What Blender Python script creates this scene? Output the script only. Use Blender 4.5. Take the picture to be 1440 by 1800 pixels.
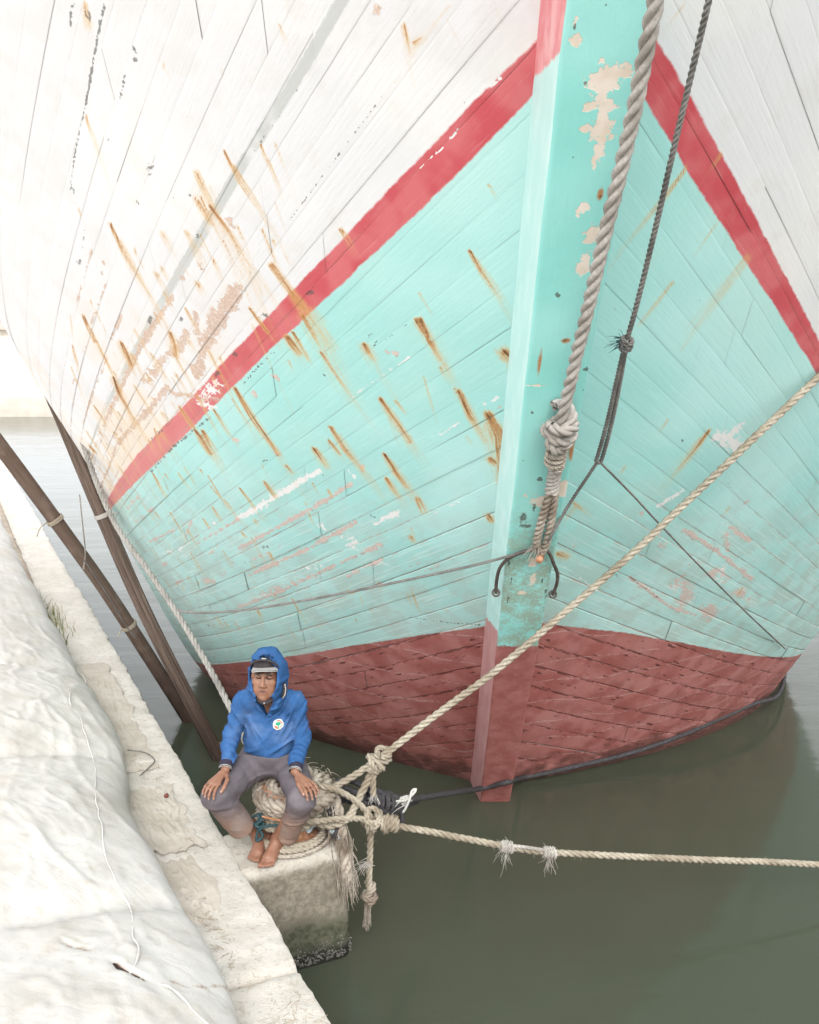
import bpy, math, random
import numpy as np
from mathutils import Vector
random.seed(7); RNG = np.random.default_rng(7)
scene = bpy.context.scene
for o in list(bpy.data.objects): bpy.data.objects.remove(o)

# ---------------------------------------------------------------- camera
cam_d = bpy.data.cameras.new('camera'); cam = bpy.data.objects.new('camera', cam_d)
scene.collection.objects.link(cam); scene.camera = cam
CAM_H = 3.63
cam.location = (0, 0, CAM_H); cam.rotation_euler = (math.radians(80), 0, 0)
cam_d.sensor_fit = 'VERTICAL'; cam_d.sensor_height = 36; cam_d.sensor_width = 28.8; cam_d.lens = 34.8
cam_d.clip_start = .05; cam_d.clip_end = 2000

# ---------------------------------------------------------------- sky, sun, exposure
SUN_EL, SUN_AZ = math.radians(36), math.radians(176)     # azimuth clockwise from +Y: behind the camera, to the left
world = bpy.data.worlds.new('World'); scene.world = world; world.use_nodes = True
wn = world.node_tree; wn.nodes.clear()
sky = wn.nodes.new('ShaderNodeTexSky'); sky.sky_type = 'NISHITA'; sky.sun_disc = False
sky.sun_elevation = SUN_EL; sky.sun_rotation = SUN_AZ; sky.air_density = 1.0; sky.dust_density = 4.0; sky.ozone_density = 1.0
hsv = wn.nodes.new('ShaderNodeHueSaturation'); hsv.inputs['Saturation'].default_value = .22   # thin white overcast
hsv.inputs['Value'].default_value = 1.0
bg = wn.nodes.new('ShaderNodeBackground'); bg.inputs[1].default_value = .15
wo = wn.nodes.new('ShaderNodeOutputWorld')
cl = wn.nodes.new('ShaderNodeMix'); cl.data_type = 'RGBA'; cl.inputs[0].default_value = .72; cl.inputs[7].default_value = (6.6, 6.75, 7.0, 1)   # even cloud layer over the clear sky
wn.links.new(sky.outputs[0], hsv.inputs['Color']); wn.links.new(hsv.outputs[0], cl.inputs[6]); wn.links.new(cl.outputs[2], bg.inputs[0]); wn.links.new(bg.outputs[0], wo.inputs[0])
sun_d = bpy.data.lights.new('sun', 'SUN'); sun_d.energy = 1.1; sun_d.angle = math.radians(30); sun_d.color = (1, .965, .92)
sun = bpy.data.objects.new('sun', sun_d); scene.collection.objects.link(sun)
sdir = Vector((math.sin(SUN_AZ)*math.cos(SUN_EL), math.cos(SUN_AZ)*math.cos(SUN_EL), math.sin(SUN_EL)))
sun.rotation_euler = sdir.to_track_quat('Z', 'Y').to_euler(); sun.location = (-8, -8, 14)
scene.view_settings.view_transform = 'Standard'; scene.view_settings.look = 'None'
scene.view_settings.gamma = 1; scene.view_settings.use_curve_mapping = False
scene.view_settings.exposure = 1.13
scene.render.engine = 'CYCLES'
world.cycles.sampling_method = 'MANUAL'; world.cycles.sample_map_resolution = 512
scene.cycles.max_bounces = 4; scene.cycles.diffuse_bounces = 2; scene.cycles.glossy_bounces = 2
scene.cycles.use_adaptive_sampling = True; scene.cycles.adaptive_threshold = .035; scene.cycles.use_denoising = True
scene.cycles.caustics_reflective = False; scene.cycles.caustics_refractive = False; scene.cycles.use_light_tree = False

# ---------------------------------------------------------------- helpers
COL = scene.collection
def tag(o, label=None, cat=None, group=None, kind=None):
    if label: o['label'] = label
    if cat: o['category'] = cat
    if group: o['group'] = group
    if kind: o['kind'] = kind
    return o
def empty(name, loc=(0, 0, 0)):
    o = bpy.data.objects.new(name, None); COL.objects.link(o); o.location = loc; o.empty_display_size = .1; return o
def mesh_obj(name, V, Fc, mat, parent=None, smooth=True, attrs=None):
    """V (n,3) array, Fc list of faces or (m,k) array; world coordinates, parent at any location"""
    me = bpy.data.meshes.new(name); V = np.asarray(V, np.float32)
    if isinstance(Fc, np.ndarray):
        k = Fc.shape[1]; m = len(Fc)
        me.vertices.add(len(V)); me.vertices.foreach_set('co', V.ravel())
        me.loops.add(m*k); me.loops.foreach_set('vertex_index', Fc.astype(np.int32).ravel())
        me.polygons.add(m); me.polygons.foreach_set('loop_start', np.arange(0, m*k, k, dtype=np.int32))
        me.update(calc_edges=True)
    else:
        me.from_pydata([tuple(map(float, v)) for v in V], [], [tuple(map(int, f)) for f in Fc])
    if attrs:
        for n, a in attrs.items():
            a = np.asarray(a, np.float32)
            if a.ndim == 1:
                at = me.attributes.new(n, 'FLOAT', 'POINT'); at.data.foreach_set('value', a)
            else:
                at = me.attributes.new(n, 'FLOAT_VECTOR', 'POINT'); at.data.foreach_set('vector', a.ravel())
    if smooth: me.polygons.foreach_set('use_smooth', np.ones(len(me.polygons), bool))
    if mat: me.materials.append(mat)
    me.validate()
    o = bpy.data.objects.new(name, me); COL.objects.link(o)
    if parent: put(o, parent)
    return o
def put(o, parent):
    o.parent = parent
    q = parent; off = Vector((0, 0, 0))
    while q: off += q.location; q = q.parent
    o.location = o.location - off
def grid_faces(nr, nc, closed_r=False, closed_c=False):
    r = np.arange(nr if closed_r else nr-1); c = np.arange(nc if closed_c else nc-1)
    R, C_ = np.meshgrid(r, c, indexing='ij'); R2 = (R+1) % nr; C2 = (C_+1) % nc
    return np.stack([R*nc+C_, R*nc+C2, R2*nc+C2, R2*nc+C_], -1).reshape(-1, 4)
def join(parts):
    """[(V,F)] -> V,F (all quads)"""
    Vs, Fs, n = [], [], 0
    for V, Fc in parts:
        Vs.append(np.asarray(V, float)); Fs.append(np.asarray(Fc)+n); n += len(V)
    return np.concatenate(Vs), np.concatenate(Fs)
def hash3(i, j, k, seed=0):
    h = (i*374761393 + j*668265263 + k*2147483647 + seed*974711) & 0xffffffff
    h = ((h ^ (h >> 13))*1274126177) & 0xffffffff
    return ((h ^ (h >> 16)) & 0xffff)/65535.
def vnoise(P, scale, seed=0, octaves=1):
    """value noise in numpy, -1..1"""
    P = np.asarray(P, float); out = np.zeros(P.shape[0]); amp = 1.; tot = 0
    for o_ in range(octaves):
        X = P*scale*(2**o_)+17.3*seed; I = np.floor(X).astype(np.int64); f = X-I; f = f*f*(3-2*f)
        acc = 0
        for a in (0, 1):
            for b in (0, 1):
                for c in (0, 1):
                    w = (f[:, 0] if a else 1-f[:, 0])*(f[:, 1] if b else 1-f[:, 1])*(f[:, 2] if c else 1-f[:, 2])
                    acc = acc + w*hash3(I[:, 0]+a, I[:, 1]+b, I[:, 2]+c, seed+o_)
        out += amp*(acc*2-1); tot += amp; amp *= .5
    return out/tot

class NT:
    """terse node-graph writer"""
    def __init__(s, name):
        s.m = bpy.data.materials.new(name); s.m.use_nodes = True; s.t = s.m.node_tree; s.t.nodes.clear()
        s.out = s.t.nodes.new('ShaderNodeOutputMaterial'); s.b = s.t.nodes.new('ShaderNodeBsdfPrincipled')
        s.t.links.new(s.b.outputs[0], s.out.inputs[0])
    def n(s, ty, **kw):
        x = s.t.nodes.new(ty)
        for k, v in kw.items(): setattr(x, k, v)
        return x
    def lk(s, a, sock):
        if isinstance(a, bpy.types.NodeSocket): s.t.links.new(a, sock)
        elif isinstance(a, (tuple, list)):
            a = tuple(a)
            if sock.type == 'RGBA' and len(a) == 3: a = a+(1,)
            sock.default_value = a
        else: sock.default_value = a
    def math(s, op, a, b=0., c=None, clamp=False):
        x = s.n('ShaderNodeMath', operation=op, use_clamp=clamp); s.lk(a, x.inputs[0]); s.lk(b, x.inputs[1])
        if c is not None: s.lk(c, x.inputs[2])
        return x.outputs[0]
    def mix(s, fac, a, b, blend='MIX'):
        x = s.n('ShaderNodeMix', data_type='RGBA', blend_type=blend); s.lk(fac, x.inputs[0]); s.lk(a, x.inputs[6]); s.lk(b, x.inputs[7]); return x.outputs[2]
    def noise(s, vec, scale, detail=3, rough=.55, dist=0.):
        x = s.n('ShaderNodeTexNoise'); s.lk(scale, x.inputs['Scale']); x.inputs['Detail'].default_value = detail
        x.inputs['Roughness'].default_value = rough; x.inputs['Distortion'].default_value = dist
        if vec is not None: s.lk(vec, x.inputs['Vector'])
        return x.outputs[0]
    def attr(s, name, vec=False):
        x = s.n('ShaderNodeAttribute', attribute_name=name); return x.outputs['Vector'] if vec else x.outputs['Fac']
    def step(s, v, lo, hi):
        x = s.n('ShaderNodeMapRange', interpolation_type='SMOOTHSTEP'); s.lk(v, x.inputs[0])
        x.inputs[1].default_value = lo; x.inputs[2].default_value = hi; return x.outputs[0]
    def ramp(s, v, stops):
        x = s.n('ShaderNodeValToRGB'); e = x.color_ramp.elements
        while len(e) < len(stops): e.new(.5)
        for el, (p, c) in zip(e, stops): el.position = p; el.color = tuple(c)+(1,)
        s.lk(v, x.inputs[0]); return x.outputs[0]
    def pos(s): return s.n('ShaderNodeNewGeometry').outputs['Position']
    def obj(s): return s.n('ShaderNodeTexCoord').outputs['Object']
    def scale(s, vec, sc):
        x = s.n('ShaderNodeVectorMath', operation='MULTIPLY'); s.lk(vec, x.inputs[0]); s.lk(sc, x.inputs[1]); return x.outputs[0]
    def xyz(s, vec):
        x = s.n('ShaderNodeSeparateXYZ'); s.lk(vec, x.inputs[0]); return x.outputs
    def bump(s, h, strength=.3, dist=.01):
        x = s.n('ShaderNodeBump'); x.inputs['Strength'].default_value = strength; x.inputs['Distance'].default_value = dist
        s.lk(h, x.inputs['Height']); s.t.links.new(x.outputs[0], s.b.inputs['Normal'])
    def fin(s, col, rough=.7, spec=.3):
        s.lk(col, s.b.inputs['Base Color']); s.lk(rough, s.b.inputs['Roughness']); s.b.inputs['Specular IOR Level'].default_value = spec
        return s.m
def simple_mat(name, c1, c2, scale=20, rough=.8, bump=.2, bscale=None, spec=.25, dist=.005):
    t = NT(name); p = t.pos(); n = t.noise(p, scale, 5, .6)
    col = t.mix(t.step(n, .3, .7), c1, c2)
    if bump: t.bump(t.noise(p, bscale or scale*3, 4, .6), bump, dist)
    return t.fin(col, rough, spec)
HAWSER=[[0.722,4.937,2.905],[0.712,4.798,3.065],[0.71,4.677,3.201],[0.718,4.518,3.384],[0.741,4.24,3.708],[0.757,3.979,4.008],[0.775,3.736,4.282],[0.781,3.522,4.518],[0.78,3.373,4.675],[0.784,3.142,4.904]]
EYE_L=[[0.723,4.905,2.944],[0.713,4.986,2.845],[0.698,5.09,2.717],[0.689,5.203,2.589],[0.696,5.289,2.502],[0.725,5.314,2.471]]
EYE_R=[[0.723,4.905,2.944],[0.74,4.986,2.845],[0.743,5.09,2.717],[0.744,5.203,2.589],[0.739,5.289,2.502],[0.725,5.314,2.471]]
BOLT=[[0.732,5.389,2.448],[0.707,5.278,2.485]]
SHACK=[[0.504,5.599,2.165],[0.5,5.531,2.25],[0.508,5.449,2.343],[0.538,5.381,2.408],[0.589,5.327,2.455],[0.67,5.302,2.486],[0.741,5.302,2.486],[0.776,5.34,2.449],[0.808,5.403,2.38],[0.838,5.465,2.313],[0.847,5.535,2.235],[0.837,5.61,2.152]]
LINE2=[[0.995,3.39,4.889],[0.98,3.487,4.711],[0.98,3.599,4.592],[0.967,3.796,4.313],[0.968,4.05,4.036],[0.964,4.3,3.757],[0.955,4.425,3.613]]
LOOP2=[[0.952,4.424,3.613],[0.955,4.58,3.458],[0.96,4.806,3.231],[0.956,5.0,3.042],[0.953,5.027,3.009],[0.971,5.043,2.998],[0.983,5.029,3.021],[0.985,4.817,3.23],[0.972,4.587,3.458],[0.958,4.426,3.613]]
TAIL_A=[[0.961,5.036,3.002],[0.871,5.247,2.767],[0.768,5.143,2.631],[0.733,5.308,2.488]]
TAIL_B=[[0.982,5.051,2.995],[1.21,5.335,2.79],[1.454,5.651,2.56],[1.913,6.237,2.138],[2.484,6.988,1.63],[3.223,8.165,1.0]]
DIAG=[[-0.204,5.571,1.134],[0.135,5.578,1.404],[0.502,5.569,1.697],[0.876,5.558,2.036],[1.234,5.517,2.383],[1.563,5.477,2.729],[1.838,5.4,3.042],[2.42,5.54,3.563]]
MOOR=[[-0.22,5.492,0.799],[-0.068,5.504,0.752],[0.137,5.525,0.701],[0.591,5.603,0.566],[0.859,5.643,0.506],[1.354,5.731,0.43],[2.193,5.892,0.305],[3.774,6.182,0.108],[6.952,6.659,0.03]]
BLACK=[[-0.422,5.635,0.922],[-0.278,5.647,0.872],[-0.106,5.744,0.787],[0.094,6.122,0.632],[0.322,6.549,0.461],[0.55,7.167,0.195],[0.761,7.095,0.286],[0.935,7.636,0.066],[1.132,7.708,0.072],[1.333,7.783,0.083],[1.857,8.013,0.103],[2.416,8.281,0.167],[3.202,8.858,0.22],[3.692,9.418,0.135],[4.251,10.772,0.06],[4.454,11.772,0.06],[4.572,13.072,0.06],[4.622,14.572,0.06]]
LEFT=[[-3.029,8.659,3.79],[-2.774,8.137,3.302],[-2.494,7.581,2.782],[-2.164,7.096,2.328],[-1.846,6.776,2.03],[-1.588,6.518,1.789],[-1.349,6.251,1.539],[-1.142,5.997,1.302],[-0.988,5.787,1.105],[-0.825,5.596,0.926]]
THIN=[[0.589,5.327,2.455],[0.383,5.421,2.376],[0.131,5.553,2.285],[-0.273,5.771,2.144],[-0.713,6.01,1.998],[-1.069,6.206,1.892],[-1.408,6.406,1.816],[-1.602,6.531,1.801]]
POLE1=[[-1.534,8.185,-0.341],[-1.65,8.14,-0.016],[-1.905,8.095,0.59],[-2.242,8.037,1.414],[-2.514,7.973,2.201],[-2.732,7.936,2.857],[-2.959,7.899,3.512],[-3.098,7.871,3.927]]
POLE2=[[-1.959,9.054,-0.308],[-2.129,9.012,0.034],[-2.459,8.837,0.767],[-2.736,8.644,1.399],[-2.973,8.477,1.893],[-3.234,8.314,2.409],[-3.538,8.114,3.003]]
CORD1=[[-2.827,8.396,1.723],[-2.69,8.495,1.417],[-2.583,8.596,1.127],[-2.507,8.712,0.921]]
CORD2=[[-2.633,7.804,2.392],[-2.705,8.051,2.067],[-2.817,8.409,1.796],[-2.865,8.481,1.627]]
TARP_RIP1=[(.143,.585),(.087,.563),(.05,.529),(.039,.5),(.009,.475)]
TARP_RIP2=[(.315,.789),(.283,.746),(.25,.686)]
TARP_ST1=[(.007,.353),(-.019,.281),(.028,.204),(.12,.12)]
TARP_SEAMS=[[(3.177,.36),(2.528,.309),(2.1,.276),(1.717,.314),(1.398,.365),(1.104,.418),(.942,.444),(.75,.428),(.569,.43),(.39,.459),(.281,.45),(.127,.498),(.05,.529)],[(.009,.475),(-.056,.367),(-.184,.295),(-.305,.226)],[(5.8,.04),(5.2,.05),(4.353,.14),(3.57,.354),(3.3,.39)]]
RUST=[[[[-1.553,5.01,4.676],[-1.528,5.137,4.502]],0.0139,0.7,0.15],[[[-1.407,4.605,5.05],[-1.415,4.666,4.981]],0.0269,0.6,0.3],[[[-1.086,4.595,4.82],[-1.054,4.626,4.76]],0.0094,0.6,0.15],[[[-0.524,4.259,4.863],[-0.48,4.315,4.766]],0.0154,0.4,0.1],[[[-0.798,4.481,4.762],[-0.798,4.507,4.73]],0.0122,0.35,0.1],[[[-0.023,4.07,4.808],[-0.002,4.125,4.729]],0.0202,0.6,0.2],[[[-0.846,4.746,4.467],[-0.791,4.817,4.342],[-0.669,4.899,4.159]],0.0144,1.0,0.15],[[[-1.025,4.998,4.281],[-0.981,5.049,4.186]],0.0186,1.0,0.5],[[[-0.965,4.983,4.257],[-0.886,5.033,4.139],[-0.735,5.157,3.884]],0.0211,1.0,0.15],[[[-0.886,5.033,4.139],[-0.776,5.187,3.873]],0.0714,0.28,0.16],[[[-1.577,5.411,4.214],[-1.544,5.493,4.087],[-1.414,5.636,3.804]],0.0231,1.0,0.2],[[[-1.544,5.493,4.087],[-1.418,5.649,3.791]],0.052,0.3,0.15],[[[-1.471,5.416,4.117],[-1.439,5.491,4.0]],0.0076,0.7,0.3],[[[-1.761,5.471,4.306],[-1.75,5.538,4.215]],0.0076,0.6,0.2],[[[-0.682,5.049,3.982],[-0.548,5.135,3.789],[-0.431,5.219,3.61]],0.0361,1.0,0.3],[[[-0.576,5.121,3.823],[-0.42,5.233,3.586]],0.0731,0.35,0.25],[[[-0.612,4.967,4.038],[-0.582,5.0,3.978]],0.007,0.7,0.2],[[[-0.319,4.754,4.122],[-0.278,4.784,4.06]],0.0199,0.9,0.3],[[[-1.984,6.119,3.763],[-1.955,6.228,3.606]],0.016,0.9,0.6],[[[-1.882,5.951,3.855],[-1.831,6.071,3.663]],0.0099,0.6,0.3],[[[-0.839,5.296,3.781],[-0.756,5.349,3.659]],0.015,0.9,0.6],[[[-1.974,6.11,3.762],[-1.912,6.265,3.519],[-1.868,6.41,3.305]],0.0178,0.9,0.3],[[[-1.736,6.052,3.593],[-1.713,6.137,3.471]],0.036,1.0,0.5],[[[-1.884,6.37,3.367],[-1.881,6.449,3.273],[-1.824,6.594,3.045]],0.0463,1.0,0.3],[[[-1.887,6.4,3.336],[-1.828,6.584,3.061]],0.0929,0.4,0.2],[[[-2.167,6.827,3.162],[-2.111,6.865,3.053]],0.0229,0.9,0.4],[[[-2.166,6.457,3.575],[-2.186,6.589,3.451]],0.0185,0.8,0.3],[[[-1.362,5.723,3.655],[-1.349,5.82,3.526]],0.0327,0.9,0.4],[[[-1.531,5.94,3.538],[-1.471,6.014,3.396]],0.0198,0.9,0.3],[[[-1.607,6.101,3.414],[-1.579,6.148,3.333]],0.0145,0.8,0.3],[[[-1.7,6.313,3.25],[-1.673,6.344,3.188]],0.0091,0.6,0.3],[[[-2.413,7.448,2.817],[-2.371,7.412,2.794]],0.0357,1.0,0.6],[[[-1.225,5.523,3.788],[-1.192,5.569,3.706]],0.0156,0.8,0.3],[[[-1.422,6.14,3.202],[-1.353,6.205,3.064],[-1.241,6.283,2.875]],0.0327,0.9,0.4],[[[-1.286,6.168,3.053],[-1.226,6.251,2.902]],0.0298,0.95,0.4],[[[-1.339,6.208,3.049],[-1.269,6.277,2.907]],0.036,0.95,0.5],[[[-1.664,6.461,3.041],[-1.655,6.583,2.887]],0.0188,0.8,0.3],[[[-1.793,6.873,2.688],[-1.74,6.969,2.521]],0.0268,0.8,0.3],[[[-1.565,6.645,2.727],[-1.508,6.695,2.614]],0.0161,0.8,0.3],[[[-1.006,5.754,3.338],[-0.912,5.86,3.138],[-0.796,5.956,2.936]],0.0308,1.0,0.5],[[[-1.041,5.823,3.28],[-0.948,5.908,3.106]],0.0112,0.7,0.3],[[[-1.177,5.974,3.2],[-1.103,6.049,3.049]],0.0201,0.9,0.3],[[[-0.645,5.315,3.628],[-0.594,5.348,3.554]],0.0378,1.0,0.4],[[[-0.609,5.276,3.653],[-0.538,5.349,3.516]],0.0176,1.0,0.4],[[[-0.468,5.283,3.555],[-0.405,5.337,3.448],[-0.309,5.405,3.305]],0.0152,1.0,0.25],[[[-0.534,5.165,3.742],[-0.309,5.405,3.305]],0.1001,0.3,0.12],[[[-0.23,5.137,3.593],[-0.184,5.178,3.514]],0.0293,0.9,0.25],[[[-0.184,5.178,3.514],[-0.076,5.29,3.312]],0.0373,0.2,0.1],[[[-0.153,5.332,3.303],[-0.09,5.383,3.204],[0.0,5.457,3.06]],0.0284,1.0,0.4],[[[-0.076,5.301,3.299],[-0.025,5.33,3.233]],0.0152,0.7,0.2],[[[-0.444,5.616,3.125],[-0.383,5.683,3.002],[-0.271,5.746,2.856]],0.0273,1.0,0.3],[[[-0.465,5.692,3.043],[-0.407,5.727,2.963]],0.0192,0.9,0.4],[[[-0.557,5.787,2.984],[-0.493,5.838,2.879]],0.035,1.0,0.3],[[[-0.141,5.592,2.972],[-0.082,5.647,2.87],[-0.007,5.696,2.766]],0.03,1.0,0.3],[[[-0.752,5.994,2.859],[-0.719,6.013,2.813]],0.0232,0.8,0.3],[[[-0.914,6.195,2.728],[-0.859,6.239,2.634]],0.0271,0.8,0.4],[[[-1.327,6.525,2.656],[-1.186,6.588,2.46]],0.0111,0.8,0.3],[[[-1.102,6.365,2.664],[-1.022,6.424,2.529]],0.0171,0.9,0.4],[[[-1.347,6.682,2.485],[-1.304,6.733,2.384]],0.0179,0.8,0.3],[[[-1.448,6.853,2.371],[-1.423,6.884,2.31]],0.0234,0.6,0.3],[[[-1.035,6.518,2.424],[-1.019,6.533,2.394]],0.0223,0.6,0.3],[[[-1.156,6.697,2.303],[-1.133,6.706,2.275]],0.0229,0.6,0.3],[[[-0.131,5.709,2.819],[-0.063,5.77,2.705]],0.0306,0.8,0.25],[[[-0.495,5.974,2.712],[-0.48,5.995,2.676]],0.0174,0.7,0.3],[[[-1.901,7.272,2.348],[-1.87,7.282,2.301]],0.0159,0.8,0.4],[[[-1.239,6.545,2.557],[-1.197,6.565,2.497]],0.0127,0.7,0.3],[[[-0.966,6.683,2.169],[-0.951,6.739,2.089]],0.0197,0.7,0.3],[[[-1.584,6.52,2.894],[-1.532,6.608,2.74]],0.019,0.3,0.1],[[[-1.273,6.293,2.889],[-1.063,6.44,2.542]],0.0523,0.22,0.1],[[[-2.236,7.257,2.776],[-2.224,7.371,2.638]],0.0141,0.6,0.2],[[[-1.938,6.739,2.999],[-1.945,6.855,2.873]],0.0131,0.5,0.2],[[[-2.195,6.997,3.009],[-2.201,7.105,2.897]],0.0169,0.6,0.2],[[[-2.247,6.715,3.385],[-2.256,6.861,3.233]],0.0129,0.6,0.2],[[[-2.087,6.213,3.765],[-2.154,6.445,3.576]],0.0119,0.5,0.2],[[[-2.257,6.682,3.433],[-2.26,6.789,3.318]],0.016,0.7,0.2],[[[-1.859,7.859,1.635],[-1.849,7.891,1.587]],0.0155,0.6,0.3],[[[-1.668,7.57,1.747],[-1.661,7.594,1.712]],0.0112,0.7,0.4],[[[-1.155,7.294,1.583],[-1.132,7.313,1.54]],0.0253,0.6,0.3],[[[-0.421,6.567,1.929],[-0.398,6.578,1.902]],0.0162,0.5,0.3],[[[0.052,4.912,3.714],[0.1,4.973,3.611],[0.161,5.023,3.517]],0.0281,1.0,0.3],[[[0.255,5.109,3.359],[0.316,5.186,3.232],[0.411,5.268,3.08]],0.0273,1.0,0.3],[[[0.412,5.144,3.235],[0.481,5.211,3.117],[0.521,5.386,2.879]],0.0504,1.0,0.5],[[[0.475,5.213,3.117],[0.517,5.411,2.849]],0.064,0.45,0.3],[[[0.46,4.866,3.561],[0.478,4.872,3.543]],0.0415,1.0,0.8],[[[0.488,4.859,3.555],[0.512,4.929,3.456]],0.0278,1.0,0.3],[[[0.437,5.339,2.979],[0.457,5.346,2.96]],0.0309,1.0,0.6],[[[0.156,5.053,3.481],[0.191,5.092,3.414]],0.012,0.7,0.2],[[[0.0,5.429,3.096],[0.046,5.481,3.005]],0.0131,0.6,0.2],[[[0.049,5.725,2.698],[0.084,5.779,2.611]],0.0349,0.8,0.3],[[[0.458,5.621,2.614],[0.473,5.633,2.592]],0.0301,0.9,0.5],[[[0.007,5.964,2.423],[0.026,5.982,2.39]],0.0263,0.8,0.3],[[[0.045,4.815,3.839],[0.114,4.868,3.735]],0.0114,0.5,0.15],[[[0.304,5.288,3.11],[0.334,5.306,3.072]],0.0102,0.6,0.2],[[[1.674,5.535,3.115],[1.625,5.607,2.997],[1.527,5.694,2.836]],0.027,1.0,0.2],[[[1.396,5.352,3.193],[1.368,5.386,3.136]],0.0103,0.7,0.2],[[[1.207,5.487,2.927],[1.19,5.518,2.88]],0.0093,0.7,0.3],[[[1.218,4.737,3.874],[1.111,4.841,3.69]],0.018,0.45,0.15],[[[1.534,4.862,3.88],[1.366,5.03,3.582]],0.0395,0.3,0.1],[[[0.931,5.557,2.705],[0.994,5.621,2.656]],0.0122,0.8,0.4],[[[0.955,5.581,2.687],[0.907,5.643,2.586]],0.0273,0.5,0.15],[[[0.892,5.826,2.349],[0.958,5.878,2.316]],0.0315,0.8,0.5],[[[0.548,4.67,3.763],[0.576,4.71,3.699]],0.0011,0.1,0.1],[[[2.392,6.906,1.859],[2.375,6.948,1.795]],0.0137,0.8,0.4],[[[2.007,6.118,2.581],[1.987,6.142,2.539]],0.0119,0.6,0.3],[[[0.271,4.582,4.011],[0.323,4.625,3.931],[0.423,4.688,3.802]],0.0151,1.0,0.25],[[[0.335,4.354,4.264],[0.365,4.375,4.224]],0.008,0.7,0.2],[[[0.051,4.817,3.834],[0.109,4.87,3.736]],0.0091,0.5,0.15],[[[0.035,4.919,3.714],[0.1,4.964,3.623]],0.0256,1.0,0.5],[[[0.018,4.097,4.752],[0.05,4.075,4.763]],0.0229,0.45,0.2],[[[0.15,3.962,4.851],[0.0,4.135,4.714]],0.0127,0.3,0.2],[[[0.143,3.996,4.812],[0.209,4.045,4.716]],0.009,0.25,0.1],[[[0.319,3.912,4.828],[0.353,3.943,4.771]],0.0088,0.25,0.1],[[[1.161,4.35,4.331],[1.097,4.41,4.224],[0.97,4.496,4.055]],0.0132,0.95,0.2],[[[1.314,4.357,4.398],[1.286,4.387,4.346]],0.01,0.8,0.3],[[[1.589,4.793,3.996],[1.393,4.971,3.669]],0.0526,0.32,0.15],[[[1.376,4.596,4.131],[1.304,4.672,3.998]],0.0086,0.55,0.2],[[[1.227,4.732,3.884],[1.104,4.838,3.69]],0.0157,0.55,0.2],[[[1.007,3.892,4.83],[0.957,3.924,4.766]],0.014,0.3,0.1]]
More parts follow.
